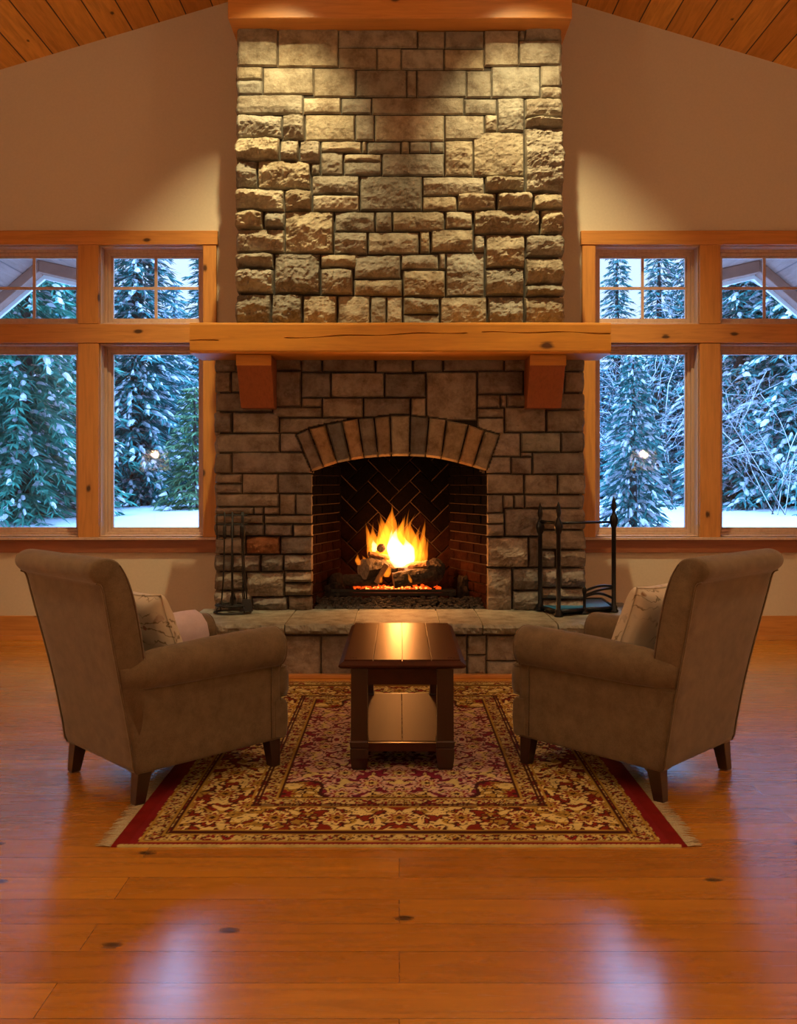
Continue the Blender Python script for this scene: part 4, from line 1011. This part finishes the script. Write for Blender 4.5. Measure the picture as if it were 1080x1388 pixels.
# ------------------------------------------------------------------ armchairs
def rrect(x0, x1, y0, y1, z, r, n=4):
    pts = []
    for cx_, cy_, a0 in ((x1-r, y1-r, 0), (x0+r, y1-r, PI/2), (x0+r, y0+r, PI), (x1-r, y0+r, 1.5*PI)):
        for i in range(n+1):
            t_ = a0+PI/2*i/n; pts.append((cx_+r*math.cos(t_), cy_+r*math.sin(t_), z))
    return pts
def smooth_poly(P, k=4):
    """closed Catmull-Rom through the outline points"""
    P = [np.array(p, float) for p in P]; n = len(P); out = []
    for i in range(n):
        a, b, c, d = P[i-1], P[i], P[(i+1) % n], P[(i+2) % n]
        for t in np.linspace(0, 1, k, endpoint=False):
            out.append(.5*((2*b)+(-a+c)*t+(2*a-5*b+4*c-d)*t*t+(-a+3*b-3*c+d)*t**3))
    return out
def make_chair():
    e = empty('armchair', (0, 0, 0), 'x', 'armchair', 'rolled arm chairs facing the fire')
    fab = M['fab']
    # base box
    m = MB(); m.loft([rrect(-.30, .30, -.325, .33, .125, .02), rrect(-.305, .305, -.33, .34, .135, .025), rrect(-.305, .305, -.33, .34, .30, .025)]); m.build('seat_base', fab, e, smooth=True)
    m = MB(); ring = lambda x: [(x, .33, .13), (x, .375, .122), (x, .392, .135), (x, .398, .20), (x, .395, .27), (x, .380, .292), (x, .33, .295)]
    m.loft([[(p[0], p[1]-.012, p[2]) for p in ring(-.312)], ring(-.302), ring(0), ring(.302), [(p[0], p[1]-.012, p[2]) for p in ring(.312)]]); m.build('front_rail', fab, e, bevel=.006)
    # T cushion
    def cush(z, ins):
        P = [(-.215+ins, -.22), (.215-ins, -.22), (.222-ins, .29), (.225-ins, .335+ins*.5), (.298-ins, .338+ins), (.305-ins, .36), (.30-ins, .398-ins), (.2, .408-ins), (0, .412-ins), (-.2, .408-ins), (-.30+ins, .398-ins), (-.305+ins, .36), (-.298+ins, .338+ins), (-.225+ins, .335+ins*.5), (-.222+ins, .29)]
        return [(p[0], p[1], z) for p in P]
    m = MB(); m.loft([cush(.298, .02), cush(.304, .006), cush(.33, -.002), cush(.40, -.002), cush(.428, .006), cush(.442, .022), cush(.452, .07)]); m.build('seat_cushion', fab, e, smooth=True)
    for zz in (.306, .43):
        pp = cush(zz, .004); MB().tube(pp+[pp[0]], .0042, 6, cap=False).build('cushion_welt', fab, e, smooth=True)
    # arms : scrolled cross-section swept front to back
    for s in (-1, 1):
        prof = [(.205, .20), (.205, .40), (.200, .46), (.192, .51), (.198, .555), (.225, .592), (.265, .607), (.305, .600), (.340, .572), (.354, .530), (.348, .485), (.328, .456), (.312, .444), (.309, .40), (.310, .25), (.309, .135), (.29, .125), (.22, .13)]
        sm = smooth_poly(prof, 4); rings = []
        cx_, cz_ = .272, .525
        for (y, k, dz) in ((-.332, .66, -.022), (-.31, .74, -.02), (-.20, .93, -.012), (0, 1.01, -.004), (.20, 1.03, .0), (.315, 1.05, .0), (.335, 1.05, 0), (.345, 1.02, 0), (.350, .96, 0)):
            rg = []; rk_ = {-.332: .9, -.31: .85, -.20: .3}.get(y, 0)
            for p in sm:
                x, z = p
                if z > .44: x = cx_+(x-cx_)*k; z = cz_+(z-cz_)*k+dz
                elif k < 1 and y > .3: x = .258+(x-.258)*(.9 if k < .97 else .97)
                rg.append((s*x, y-rk_*.20*max(0, z-.125), z))
            rings.append(rg)
        arm = MB().loft(rings).build('arm', fab, e, smooth=True)
        face = [(s*(cx_+(p[0]-cx_)*.98), .350, cz_+(p[1]-cz_)*.98) if p[1] > .44 else (s*(.258+(p[0]-.258)*.93), .350, p[1]) for p in sm]
        MB().tube(face+[face[0]], .0042, 6, cap=False).build('arm_welt', fab, arm, smooth=True)
        # vertical seam near the front and top of the outside panel
        MB().tube([(s*.3115, .30, .135), (s*.3125, .30, .30), (s*.313, .30, .44)], .003, 6).build('side_seam', fab, arm, smooth=True)
    # raked back with rolled crest
    prof = [(-.330, .125), (-.352, .22), (-.378, .36), (-.408, .50), (-.440, .64), (-.470, .77), (-.490, .855), (-.512, .872), (-.534, .893), (-.541, .918), (-.530, .942), (-.500, .958), (-.462, .960), (-.425, .945), (-.392, .90), (-.362, .83), (-.335, .74), (-.312, .64), (-.292, .54), (-.270, .44), (-.25, .33), (-.24, .125)]
    sm = smooth_poly(prof, 3)
    def wid(z): return np.interp(z, [.12, .45, .62, .96], [.300, .308, .322, .352])
    rings = []
    for q in (-1, -.985, -.95, -.8, -.4, 0, .4, .8, .95, .985, 1):
        ins = .016 if abs(q) == 1 else (.005 if abs(q) > .98 else 0)
        rg = []
        cy0 = lambda z: np.interp(z, [.12, .96], [-.28, -.47])
        for p in sm:
            y, z = p; c0 = cy0(z); puff = .02*(1-abs(q)**3) if (y > c0 and .4 < z < .9) else 0
            k = 1-ins/.07*.9
            yy = c0+(y-c0)*k+puff; zz = z-(.5*ins if z > .9 else 0)
            rg.append((q*wid(z), yy, zz))
        rings.append(rg)
    bk = MB().loft(rings).build('backrest', fab, e, smooth=True)
    for s in (-1, 1):
        for sel, nm in (((lambda p: p[0] < -.32 and p[1] < .875 and (p[0] < np.interp(p[1], [.12, .96], [-.28, -.47]))), 'rear_welt'),):
            pts = [(s*(wid(p[1])-.002), p[0]-.001, p[1]) for p in sm if sel(p)]
            pts.sort(key=lambda q: q[2]); MB().tube(pts, .0042, 6).build(nm, fab, bk, smooth=True)
        pts = [(s*(wid(p[1])-.004), p[0]-.012, p[1]) for p in sm if p[0] > np.interp(p[1], [.12, .96], [-.28, -.47]) and p[1] > .46 and p[1] < .945]
        pts.sort(key=lambda q: q[2]); MB().tube(pts, .0042, 6).build('front_welt', M['pipe'], bk, smooth=True)
    MB().tube([(x, -.493, .868) for x in np.linspace(-.34, .34, 9)], .003, 6).build('crest_seam', M['pipe'], bk, smooth=True)
    # inner back cushion
    # legs
    for lx in (-1, 1):
        for ly in (-1, 1):
            x, y = lx*.272, (.325 if ly > 0 else -.292)
            def q(h, dx, dy, z): return [(x+dx-h, y+dy-h, z), (x+dx+h, y+dy-h, z), (x+dx+h, y+dy+h, z), (x+dx-h, y+dy+h, z)]
            dy = -.02 if ly < 0 else .012
            MB().loft([q(.021, lx*.004, dy, 0), q(.030, 0, 0, .13)]).build('leg', M['legw'], e, bevel=.003)
    return e
ch1 = make_chair(); ch1['label'] = 'taupe upholstered rolled arm chair at the left of the coffee table'
ch1.location = (-.984, 3.836, .003); ch1.rotation_euler.z = math.atan2(.705, .708)-PI/2
ch2 = copy_tree(ch1); ch2['label'] = 'taupe upholstered rolled arm chair at the right of the coffee table'
ch2.location = (.9965, 3.866, .003); ch2.rotation_euler.z = math.atan2(.71, -.70)-PI/2
def chair_pt(ch, x, y, z):
    a = ch.rotation_euler.z; return (ch.location.x+x*math.cos(a)-y*math.sin(a), ch.location.y+x*math.sin(a)+y*math.cos(a), ch.location.z+z)

# floral pillows
def m_floral():
    t = NT('floral_pillow_fabric'); t.bsdf(Roughness=.9); t.b.inputs['Sheen Weight'].default_value = .2
    v = t.coord(); vo = t.n('TexVoronoi', feature='F1'); 
    nz = t.n('TexNoise'); t.l(v, nz.inputs['Vector']); nz.inputs['Scale'].default_value = 9; nz.inputs['Detail'].default_value = 3
    ad = t.n('VectorMath', operation='MULTIPLY_ADD'); t.l(nz.outputs['Color'], ad.inputs[0]); ad.inputs[1].default_value = (.12, .12, .12); t.l(v, ad.inputs[2])
    t.l(ad.outputs[0], vo.inputs['Vector']); vo.inputs['Scale'].default_value = 14
    base = (.66, .58, .44)
    petal = t.ramp(vo.outputs['Distance'], [(.18, (1, 1, 1)), (.26, (0, 0, 0))])
    hue = t.ramp(vo.outputs['Color'], [(.3, (.34, .15, .065)), (.5, (.30, .20, .10)), (.7, (.35, .12, .10))])
    sel = t.ramp(t.noise(v, 5, 2), [(.48, (0, 0, 0)), (.54, (1, 1, 1))])
    c = t.mix(t.math('MULTIPLY', petal, sel), base, hue)
    ln = t.n('TexWave', wave_type='RINGS'); t.l(ad.outputs[0], ln.inputs['Vector']); ln.inputs['Scale'].default_value = 7; ln.inputs['Distortion'].default_value = 8; ln.inputs['Detail Scale'].default_value = 2
    vine = t.ramp(ln.outputs['Fac'], [(.0, (1, 1, 1)), (.12, (0, 0, 0))])
    sel2 = t.ramp(t.noise(v, 8, 2), [(.45, (0, 0, 0)), (.55, (1, 1, 1))])
    c = t.mix(t.math('MULTIPLY', vine, sel2), c, (.25, .19, .10)); t.l(c, t.b.inputs['Base Color']); t.bump(t.noise(v, 300, 2), .3, .002)
    return t.m
M['floral'] = m_floral()
def pillow(ch, loc, size, thick, tilt, yaw, label, mat):
    n = 22; u, v = np.meshgrid(np.linspace(-1, 1, n+1), np.linspace(-1, 1, n+1))
    w_ = (np.clip(1-u**4, 0, 1)*np.clip(1-v**4, 0, 1))**.42
    pin = 1-.07*(1-np.abs(u)**2)*np.abs(v)**3*0; px_ = u*size/2*(1-.07*(1-v**2)*0-.06*(np.abs(v)**2)*0)
    sxx = u*size/2*(1-.09*(1-np.abs(v)**2)*np.abs(u)); szz = v*size/2*(1-.09*(1-np.abs(u)**2)*np.abs(v))
    wr = .01*(fbm(u*3, v*3, 5, 2)-.5)
    A = np.stack([sxx, thick/2*w_+wr*w_, szz], -1).reshape(-1, 3); B = np.stack([sxx, -thick/2*w_+wr*w_, szz], -1).reshape(-1, 3)
    idx = np.arange((n+1)**2).reshape(n+1, n+1); q = np.stack([idx[:-1, :-1], idx[:-1, 1:], idx[1:, 1:], idx[1:, :-1]], -1).reshape(-1, 4)
    me = bpy.data.meshes.new('pillow'); N = len(A)
    me.from_pydata(np.concatenate([A, B]).tolist(), [], [tuple(f) for f in q.tolist()]+[tuple(f[::-1]) for f in (q+N).tolist()])
    bm = bmesh.new(); bm.from_mesh(me); bmesh.ops.remove_doubles(bm, verts=bm.verts, dist=.0004); bmesh.ops.recalc_face_normals(bm, faces=bm.faces); bm.to_mesh(me); bm.free()
    me.polygons.foreach_set('use_smooth', [True]*len(me.polygons)); me.materials.append(mat)
    e = empty('throw_pillow', chair_pt(ch, *loc), label, 'pillow', 'floral pillows in the armchairs'); e.rotation_euler = (tilt, 0, ch.rotation_euler.z+yaw)
    o = bpy.data.objects.new('cover', me); COL.objects.link(o); o.parent = e
    ed = [(size/2*math.copysign(1, a)*abs(a) if 0 else 0, 0, 0) for a in (0,)]
    per = []
    for k in range(64):
        t_ = 2*PI*k/64; a, b = math.cos(t_), math.sin(t_); mx_ = max(abs(a), abs(b)); a /= mx_; b /= mx_
        per.append((a*size/2*(1-.09*(1-b*b)*abs(a)), 0, b*size/2*(1-.09*(1-a*a)*abs(b))))
    MB_ = MB().tube(per+[per[0]], .004, 6, cap=False); w2 = bpy.data.meshes.new('welt'); w2.from_pydata(MB_.v, [], MB_.f); w2.materials.append(mat)
    w = bpy.data.objects.new('welt', w2); COL.objects.link(w); w.parent = e
    return e
pillow(ch1, (-.02, -.10, .615), .36, .13, math.radians(22), .1, 'floral cream and brown pillow leaning in the left armchair', M['floral'])
pillow(ch2, (.02, -.09, .625), .40, .15, math.radians(22), -.05, 'floral cream and brown pillow leaning in the right armchair', M['floral'])

# pale throw draped over the far arm of the left chair
def throw():
    a = ch1.rotation_euler.z
    e = empty('folded_throw', chair_pt(ch1, -.27, .1, .60), 'pale lavender folded throw draped over the far arm of the left armchair', 'blanket')
    def sec(y, lift, k):
        pr = [(.178, .47), (.172, .52), (.186, .572), (.22, .608), (.268, .622), (.315, .612), (.352, .580), (.368, .53), (.366, .46), (.364, .34)]
        out = []
        for i, (x, z) in enumerate(pr):
            out.append((-(.27+(x-.27)*k), y+.006*math.sin(i*1.3), (.525+(z-.525)*k)+lift))
        return out
    def sheet(y0, y1, lift, k, nm):
        rings = []
        for t_ in np.linspace(0, 1, 10):
            y = y0+(y1-y0)*t_; r = sec(y, lift+.003*math.sin(t_*9), k*1.03); r2 = sec(y, lift, k*1.0+.0)
            rings.append(r+[(p[0]*1.0, p[1], p[2]-.0) for p in [( -(.27+((-q[0])-.27)*.955), q[1], .525+(q[2]-.525)*.955) for q in r][::-1]])
        m = MB().loft(rings); m.v = [chair_pt(ch1, *p) for p in m.v]
        m.build(nm, M['throw'], e, smooth=False, bevel=.004)
    sheet(-.10, .29, .004, 1.03, 'lower_layer'); sheet(-.12, .10, .014, 1.06, 'upper_layer')
throw()

# ------------------------------------------------------------------ outside
def snow_z(x, y):
    x = np.asarray(x, float); y = np.asarray(y, float)
    return .52+.38*sstep(7.4, 13, y)+.10*(fbm(x*.5, y*.4, 60, 3)-.5)*2+.02*(fbm(x*4, y*4, 61, 2)-.5)+.012*np.clip(y-14, 0, 40)
nx, ny = 120, 110
gx = np.linspace(-26, 26, nx+1); gy = 7.22+(70-7.22)*np.linspace(0, 1, ny+1)**2
X, Y = np.meshgrid(gx, gy); m = MB(); m.v = np.stack([X, Y, snow_z(X, Y)], -1).reshape(-1, 3)
idx = np.arange((nx+1)*(ny+1)).reshape(ny+1, nx+1); m.f = [tuple(f) for f in np.stack([idx[:-1, :-1], idx[:-1, 1:], idx[1:, 1:], idx[1:, :-1]], -1).reshape(-1, 4).tolist()]; m.norecalc = True
o = m.build('snow_ground', M['snow'], smooth=True); tag(o, 'deep smooth snow bank outside the windows', 'snow', kind='structure')

def conifer(name, h, R, seed, leaf, dens=1.0, snow=.5, power=.85, low=.04, droop=.35, big=1.0):
    """spruce: whorls of drooping branches carrying needle sprays, snow pads lying on them"""
    rs = np.random.RandomState(seed)
    e = empty(name, (0, 0, 0))
    V = []; Q = []; SV = []; SF = []; nb = 0
    zs = []
    z = low*h
    while z < h*.985: zs.append(z); z += (.115+.05*(1-z/h))/dens*(h/6)**.4
    quads = []; pads = []
    for z in zs:
        t = z/h; L0 = R*(1-t)**power+.05
        nbr = max(4, int((5+6*(1-t))*1.0))
        a0 = rs.uniform(0, 6.28)
        for b in range(nbr):
            a = a0+2*PI*b/nbr+rs.uniform(-.3, .3); L = L0*rs.uniform(.6, 1.12); dr = droop*rs.uniform(.6, 1.4)
            K = max(3, int(L/.10)); ca_, sa_ = math.cos(a), math.sin(a)
            for k in range(1, K+1):
                s = k/K; r = L*s; zz = z+.10*L*math.sin(s*2.2)-dr*L*s*s; w_ = (.17+.10*(1-s))*big*min(1, L/.5+.35)
                for sd in (-1, 1, -.6, .6, 0):
                    aa = a+sd*rs.uniform(.5, 1.05); l2 = w_*rs.uniform(.7, 1.3); dz = -l2*rs.uniform(.15, .75)
                    cx_, cy_ = r*ca_, r*sa_; dx, dy = math.cos(aa)*l2, math.sin(aa)*l2; ww = rs.uniform(.010, .019)*big
                    px_, py_ = -math.sin(aa)*ww, math.cos(aa)*ww; tw = rs.uniform(-1, 1)*ww
                    quads.append([(cx_-px_*.4, cy_-py_*.4, zz), (cx_+dx*.5-px_, cy_+dy*.5-py_, zz+dz*.4-tw), (cx_+dx, cy_+dy, zz+dz), (cx_+dx*.5+px_, cy_+dy*.5+py_, zz+dz*.4+tw)])
                for _ in range(int(snow*(.6+1.4*s)+rs.rand())):
                    px2 = rs.uniform(-.05, .05); py2 = rs.uniform(-.05, .05)
                    pads.append((r*ca_+px2, r*sa_+py2, zz+.008, (.018+.03*rs.rand()**1.5)*big*min(1.2, L/.6+.4), a, -dr*s))
    q = np.array(quads).reshape(-1, 3); f = np.arange(len(q)).reshape(-1, 4)
    me = bpy.data.meshes.new('foliage'); me.from_pydata(q.tolist(), [], f.tolist()); me.materials.append(M[leaf])
    o = bpy.data.objects.new('foliage', me); COL.objects.link(o); o.parent = e
    # snow pads: small domed ovals
    if pads:
        th = np.linspace(0, 2*PI, 7)[:-1]; V = []; Fc = []
        for i, (x, y, z, s, a, sl) in enumerate(pads):
            ca_, sa_ = math.cos(a), math.sin(a); b = i*13
            k1 = rs.uniform(.35, 1.6, 6)
            for j, t in enumerate(th):
                u_, v_ = math.cos(t)*s*2.1*k1[j], math.sin(t)*s*.8*k1[j]; V.append((x+u_*ca_-v_*sa_, y+u_*sa_+v_*ca_, z+u_*sl*1.3-.018))
            for j, t in enumerate(th):
                u_, v_ = math.cos(t)*s*1.0*k1[j], math.sin(t)*s*.5*k1[j]; V.append((x+u_*ca_-v_*sa_, y+u_*sa_+v_*ca_, z+u_*sl*1.3+.03*s/.08))
            V.append((x, y, z+.045*s/.08))
            for j in range(6):
                j2 = (j+1) % 6; Fc += [(b+j, b+j2, b+6+j2, b+6+j), (b+6+j, b+6+j2, b+12)]
        me = bpy.data.meshes.new('snow'); me.from_pydata(V, [], Fc); me.materials.append(M['snow'])
        o = bpy.data.objects.new('snow', me); COL.objects.link(o); o.parent = e; o['label'] = 'snow lying on the branches'
    MB().tube([(0, 0, -.3), (0, 0, h*.5), (0, 0, h*.97)], [h*.018+.02, h*.011+.01, .006], 8).build('trunk', M['bark'], e, smooth=True)
    return e
def place(proto, px, Y, scale, rz, label, group=None, first=False, dz=0, sz=None):
    o = proto if first else copy_tree(proto)
    x = (px-541)*Y/F; o.location = (x, Y, float(snow_z(x, Y))+dz); o.rotation_euler.z = rz; o.scale = (scale, scale, sz or scale)
    o['label'] = label; o['category'] = 'tree'
    if group: o['group'] = group
    return o
A1 = conifer('spruce_tree', 7.5, 1.35, 1, 'needles_green', 1.4, .25, .7, .0, .45)
place(A1, 30, 11.2, 1, 0, 'large green spruce with little snow outside the far left window', first=True)
A2 = conifer('spruce_tree', 6.2, 1.25, 2, 'needles', 1.3, .6, 1.25, .02, .4)
place(A2, 186, 13.2, 1, 0, 'snowy spruce rising into the upper pane of the left window beside the chimney', first=True)
A3 = conifer('spruce_tree', 2.05, .42, 3, 'needles', 1.0, .85, .8, .03, .5, .8)
place(A3, 858, 9.7, 1, 0, 'small spruce heavily loaded with snow outside the right window beside the chimney', first=True)
A4 = conifer('spruce_tree', 5.0, .85, 4, 'needles_dark', 1.0, .45, .8, .03, .35)
A5 = conifer('spruce_tree', 6.0, .50, 5, 'needles', .95, .55, .6, .03, .3)
A6 = conifer('pine_sapling', 1.7, .40, 6, 'needles_yellow', 1.0, .12, .6, .0, .1, .8)
place(A6, 264, 12.0, 1, 0, 'young yellow green pine beside the right edge of the left window', first=True)
place(A5, 836, 16.2, .86, 0, 'slim spruce against the sky at the left of the right window', first=True, sz=.80)
place(A5, 893, 15.0, .9, 1.2, 'slim spruce against the sky in the middle of the right window', sz=.78)
place(A5, 930, 15.8, 1.1, 2.2, 'slim spruce beside the right edge of the right window', sz=.86)
place(A5, 282, 14.5, 1.1, 3.2, 'slim spruce against the sky at the right edge of the left window', sz=.77)
place(A2, 1003, 13.0, 1.0, 2.0, 'dense snowy spruce at the left of the far right window', sz=.95)
place(A2, 1085, 12.4, 1.05, 4.0, 'dense snowy spruce at the right of the far right window')
place(A5, 1043, 14.2, 1.25, 5.0, 'slim spruce between the two dense ones in the far right window', sz=.9)
place(A2, 100, 15.5, .95, 1.0, 'snowy spruce behind the large green one in the far left window')
place(A1, -70, 13.0, 1, 2.0, 'green spruce at the outer side of the far left window')
place(A4, 236, 31, 1.45, .5, 'distant blue spruce between the two trees in the upper left window')
rs = np.random.RandomState(12); first = True
for px_, Y_, s_ in [(150, 17, .85), (178, 19, .9), (210, 16.5, .80), (232, 18.5, .86), (252, 16, .76), (275, 18, .85), (225, 14.6, .62), (296, 17, .85), (128, 18, .9),
                    (800, 17, .82), (818, 15.2, .72), (852, 18, .85), (872, 15.8, .72), (905, 17.5, .82), (925, 14.8, .72), (945, 18, .95), (965, 16, .9), (985, 17.5, 1.0), (1020, 16.5, 1.0), (1062, 17, 1.0), (1098, 16, 1.0), (1130, 17, 1.0), (60, 17, 1.0), (10, 17.5, 1.0), (-40, 17, 1.0), (-90, 16, 1.0)]:
    place(A4, px_, Y_, s_*1.05, rs.uniform(0, 6), 'dark snowy spruce in the thick forest behind the windows', 'forest behind the garden', first=first, sz=s_*.64); first = False
# hidden middle of the belt, seen only from the side, and the far belt
for k in range(16):
    x = -16+k*2.15+rs.uniform(-.5, .5); Yk = rs.uniform(24, 29)
    place(A4, 541+x*F/Yk, Yk, rs.uniform(.95, 1.15), rs.uniform(0, 6), 'dark snowy spruce in the thick forest behind the windows', 'forest behind the garden')

def bare(name, px, Y, h, seed, label, thick=.014, spread=.5, mat='bark', snow=True, n0=5, depth=4, cat='shrub'):
    rs = np.random.RandomState(seed); x0 = (px-541)*Y/F; z0 = float(snow_z(x0, Y))
    e = empty(name, (x0, Y, z0), label, cat)
    m = MB(); sm = MB()
    def br(p, d, L, r, dep):
        pts = [p]; q = Vector(p)
        for k in range(4):
            d = (d+Vector(rs.uniform(-1, 1, 3))*.22+Vector((0, 0, .04))).normalized(); q = q+d*L/4; pts.append(q.copy())
            if dep > 0 and rs.rand() < .85: 
                a = Vector(rs.uniform(-1, 1, 3)).normalized(); br(q.copy(), (d+a*.9).normalized(), L*rs.uniform(.45, .75), r*.6, dep-1)
        m.tube(pts, [r*(1-.14*i) for i in range(5)], 4)
        if snow: sm.tube([v+Vector((0, 0, r*.9)) for v in pts], [r*.7]*5, 4)
    for k in range(n0): br(Vector((x0+rs.uniform(-.1, .1), Y+rs.uniform(-.1, .1), z0)), Vector((rs.uniform(-spread, spread), rs.uniform(-.3, .3), 1)).normalized(), h*rs.uniform(.5, .8), thick, depth)
    m.build('branches', M[mat], e)
    if snow: sm.build('snow', M['snow'], e)
bare('bare_shrub', 912, 12.0, 2.2, 3, 'tall leafless shrub with snow covered branches outside the right window', .009, .8)
bare('bare_shrub', 1058, 11.2, 1.9, 5, 'leafless snow covered shrub outside the far right window', .008, .8)
bare('bare_shrub', 1010, 12.5, 1.4, 6, 'leafless snowy shrub at the foot of the trees in the far right window', .008, .9)
bare('bare_twig', 266, 9.5, .62, 8, 'thin bare twig sticking out of the snow outside the left window', .006, .5, snow=False, n0=2, depth=2)

# porch roofs crossing the outer upper panes
for sg, nm in ((-1, 'left'), (1, 'right')):
    e = empty('porch_roof', (sg*4.0, 8.4, 3.0), 'wooden porch gable with plank underside seen through the upper far %s window' % nm, 'roof')
    ax, az = sg*3.83, 3.60; bx__, bz = sg*5.3, 2.35; cx__, cz = sg*3.20, 3.46
    t_ = .05
    MB().prism([(ax, az), (bx__, bz), (bx__, bz+t_), (ax, az+t_)], 7.25, 9.6).build('soffit', M['soffit'], e)
    MB().prism([(ax, az), (cx__, cz), (cx__, cz+t_), (ax, az+t_)], 7.25, 9.6).build('soffit', M['soffit'], e)
    MB().prism([(ax, az-.13), (bx__, bz-.13), (bx__, bz), (ax, az)], 9.4, 9.55).build('rake_beam', M['porch_beam'], e, bevel=.01)
    MB().prism([(ax, az-.13), (cx__, cz-.13), (cx__, cz), (ax, az)], 9.4, 9.55).build('rake_beam', M['porch_beam'], e, bevel=.01)
    MB().prism([(ax, az-.17), (bx__, bz-.17), (bx__, bz+.05), (ax, az+.05)], 9.56, 9.60).build('fascia', M['fascia'], e)
    MB().prism([(ax, az-.17), (cx__, cz-.17), (cx__, cz+.05), (ax, az+.05)], 9.56, 9.60).build('fascia', M['fascia'], e)
    MB().prism([(ax, az+t_), (bx__, bz+t_), (bx__, bz+t_+.2), (ax, az+t_+.22), (cx__, cz+t_+.2), (cx__, cz+t_)], 7.25, 9.6).build('roof_snow', M['snow'], e)
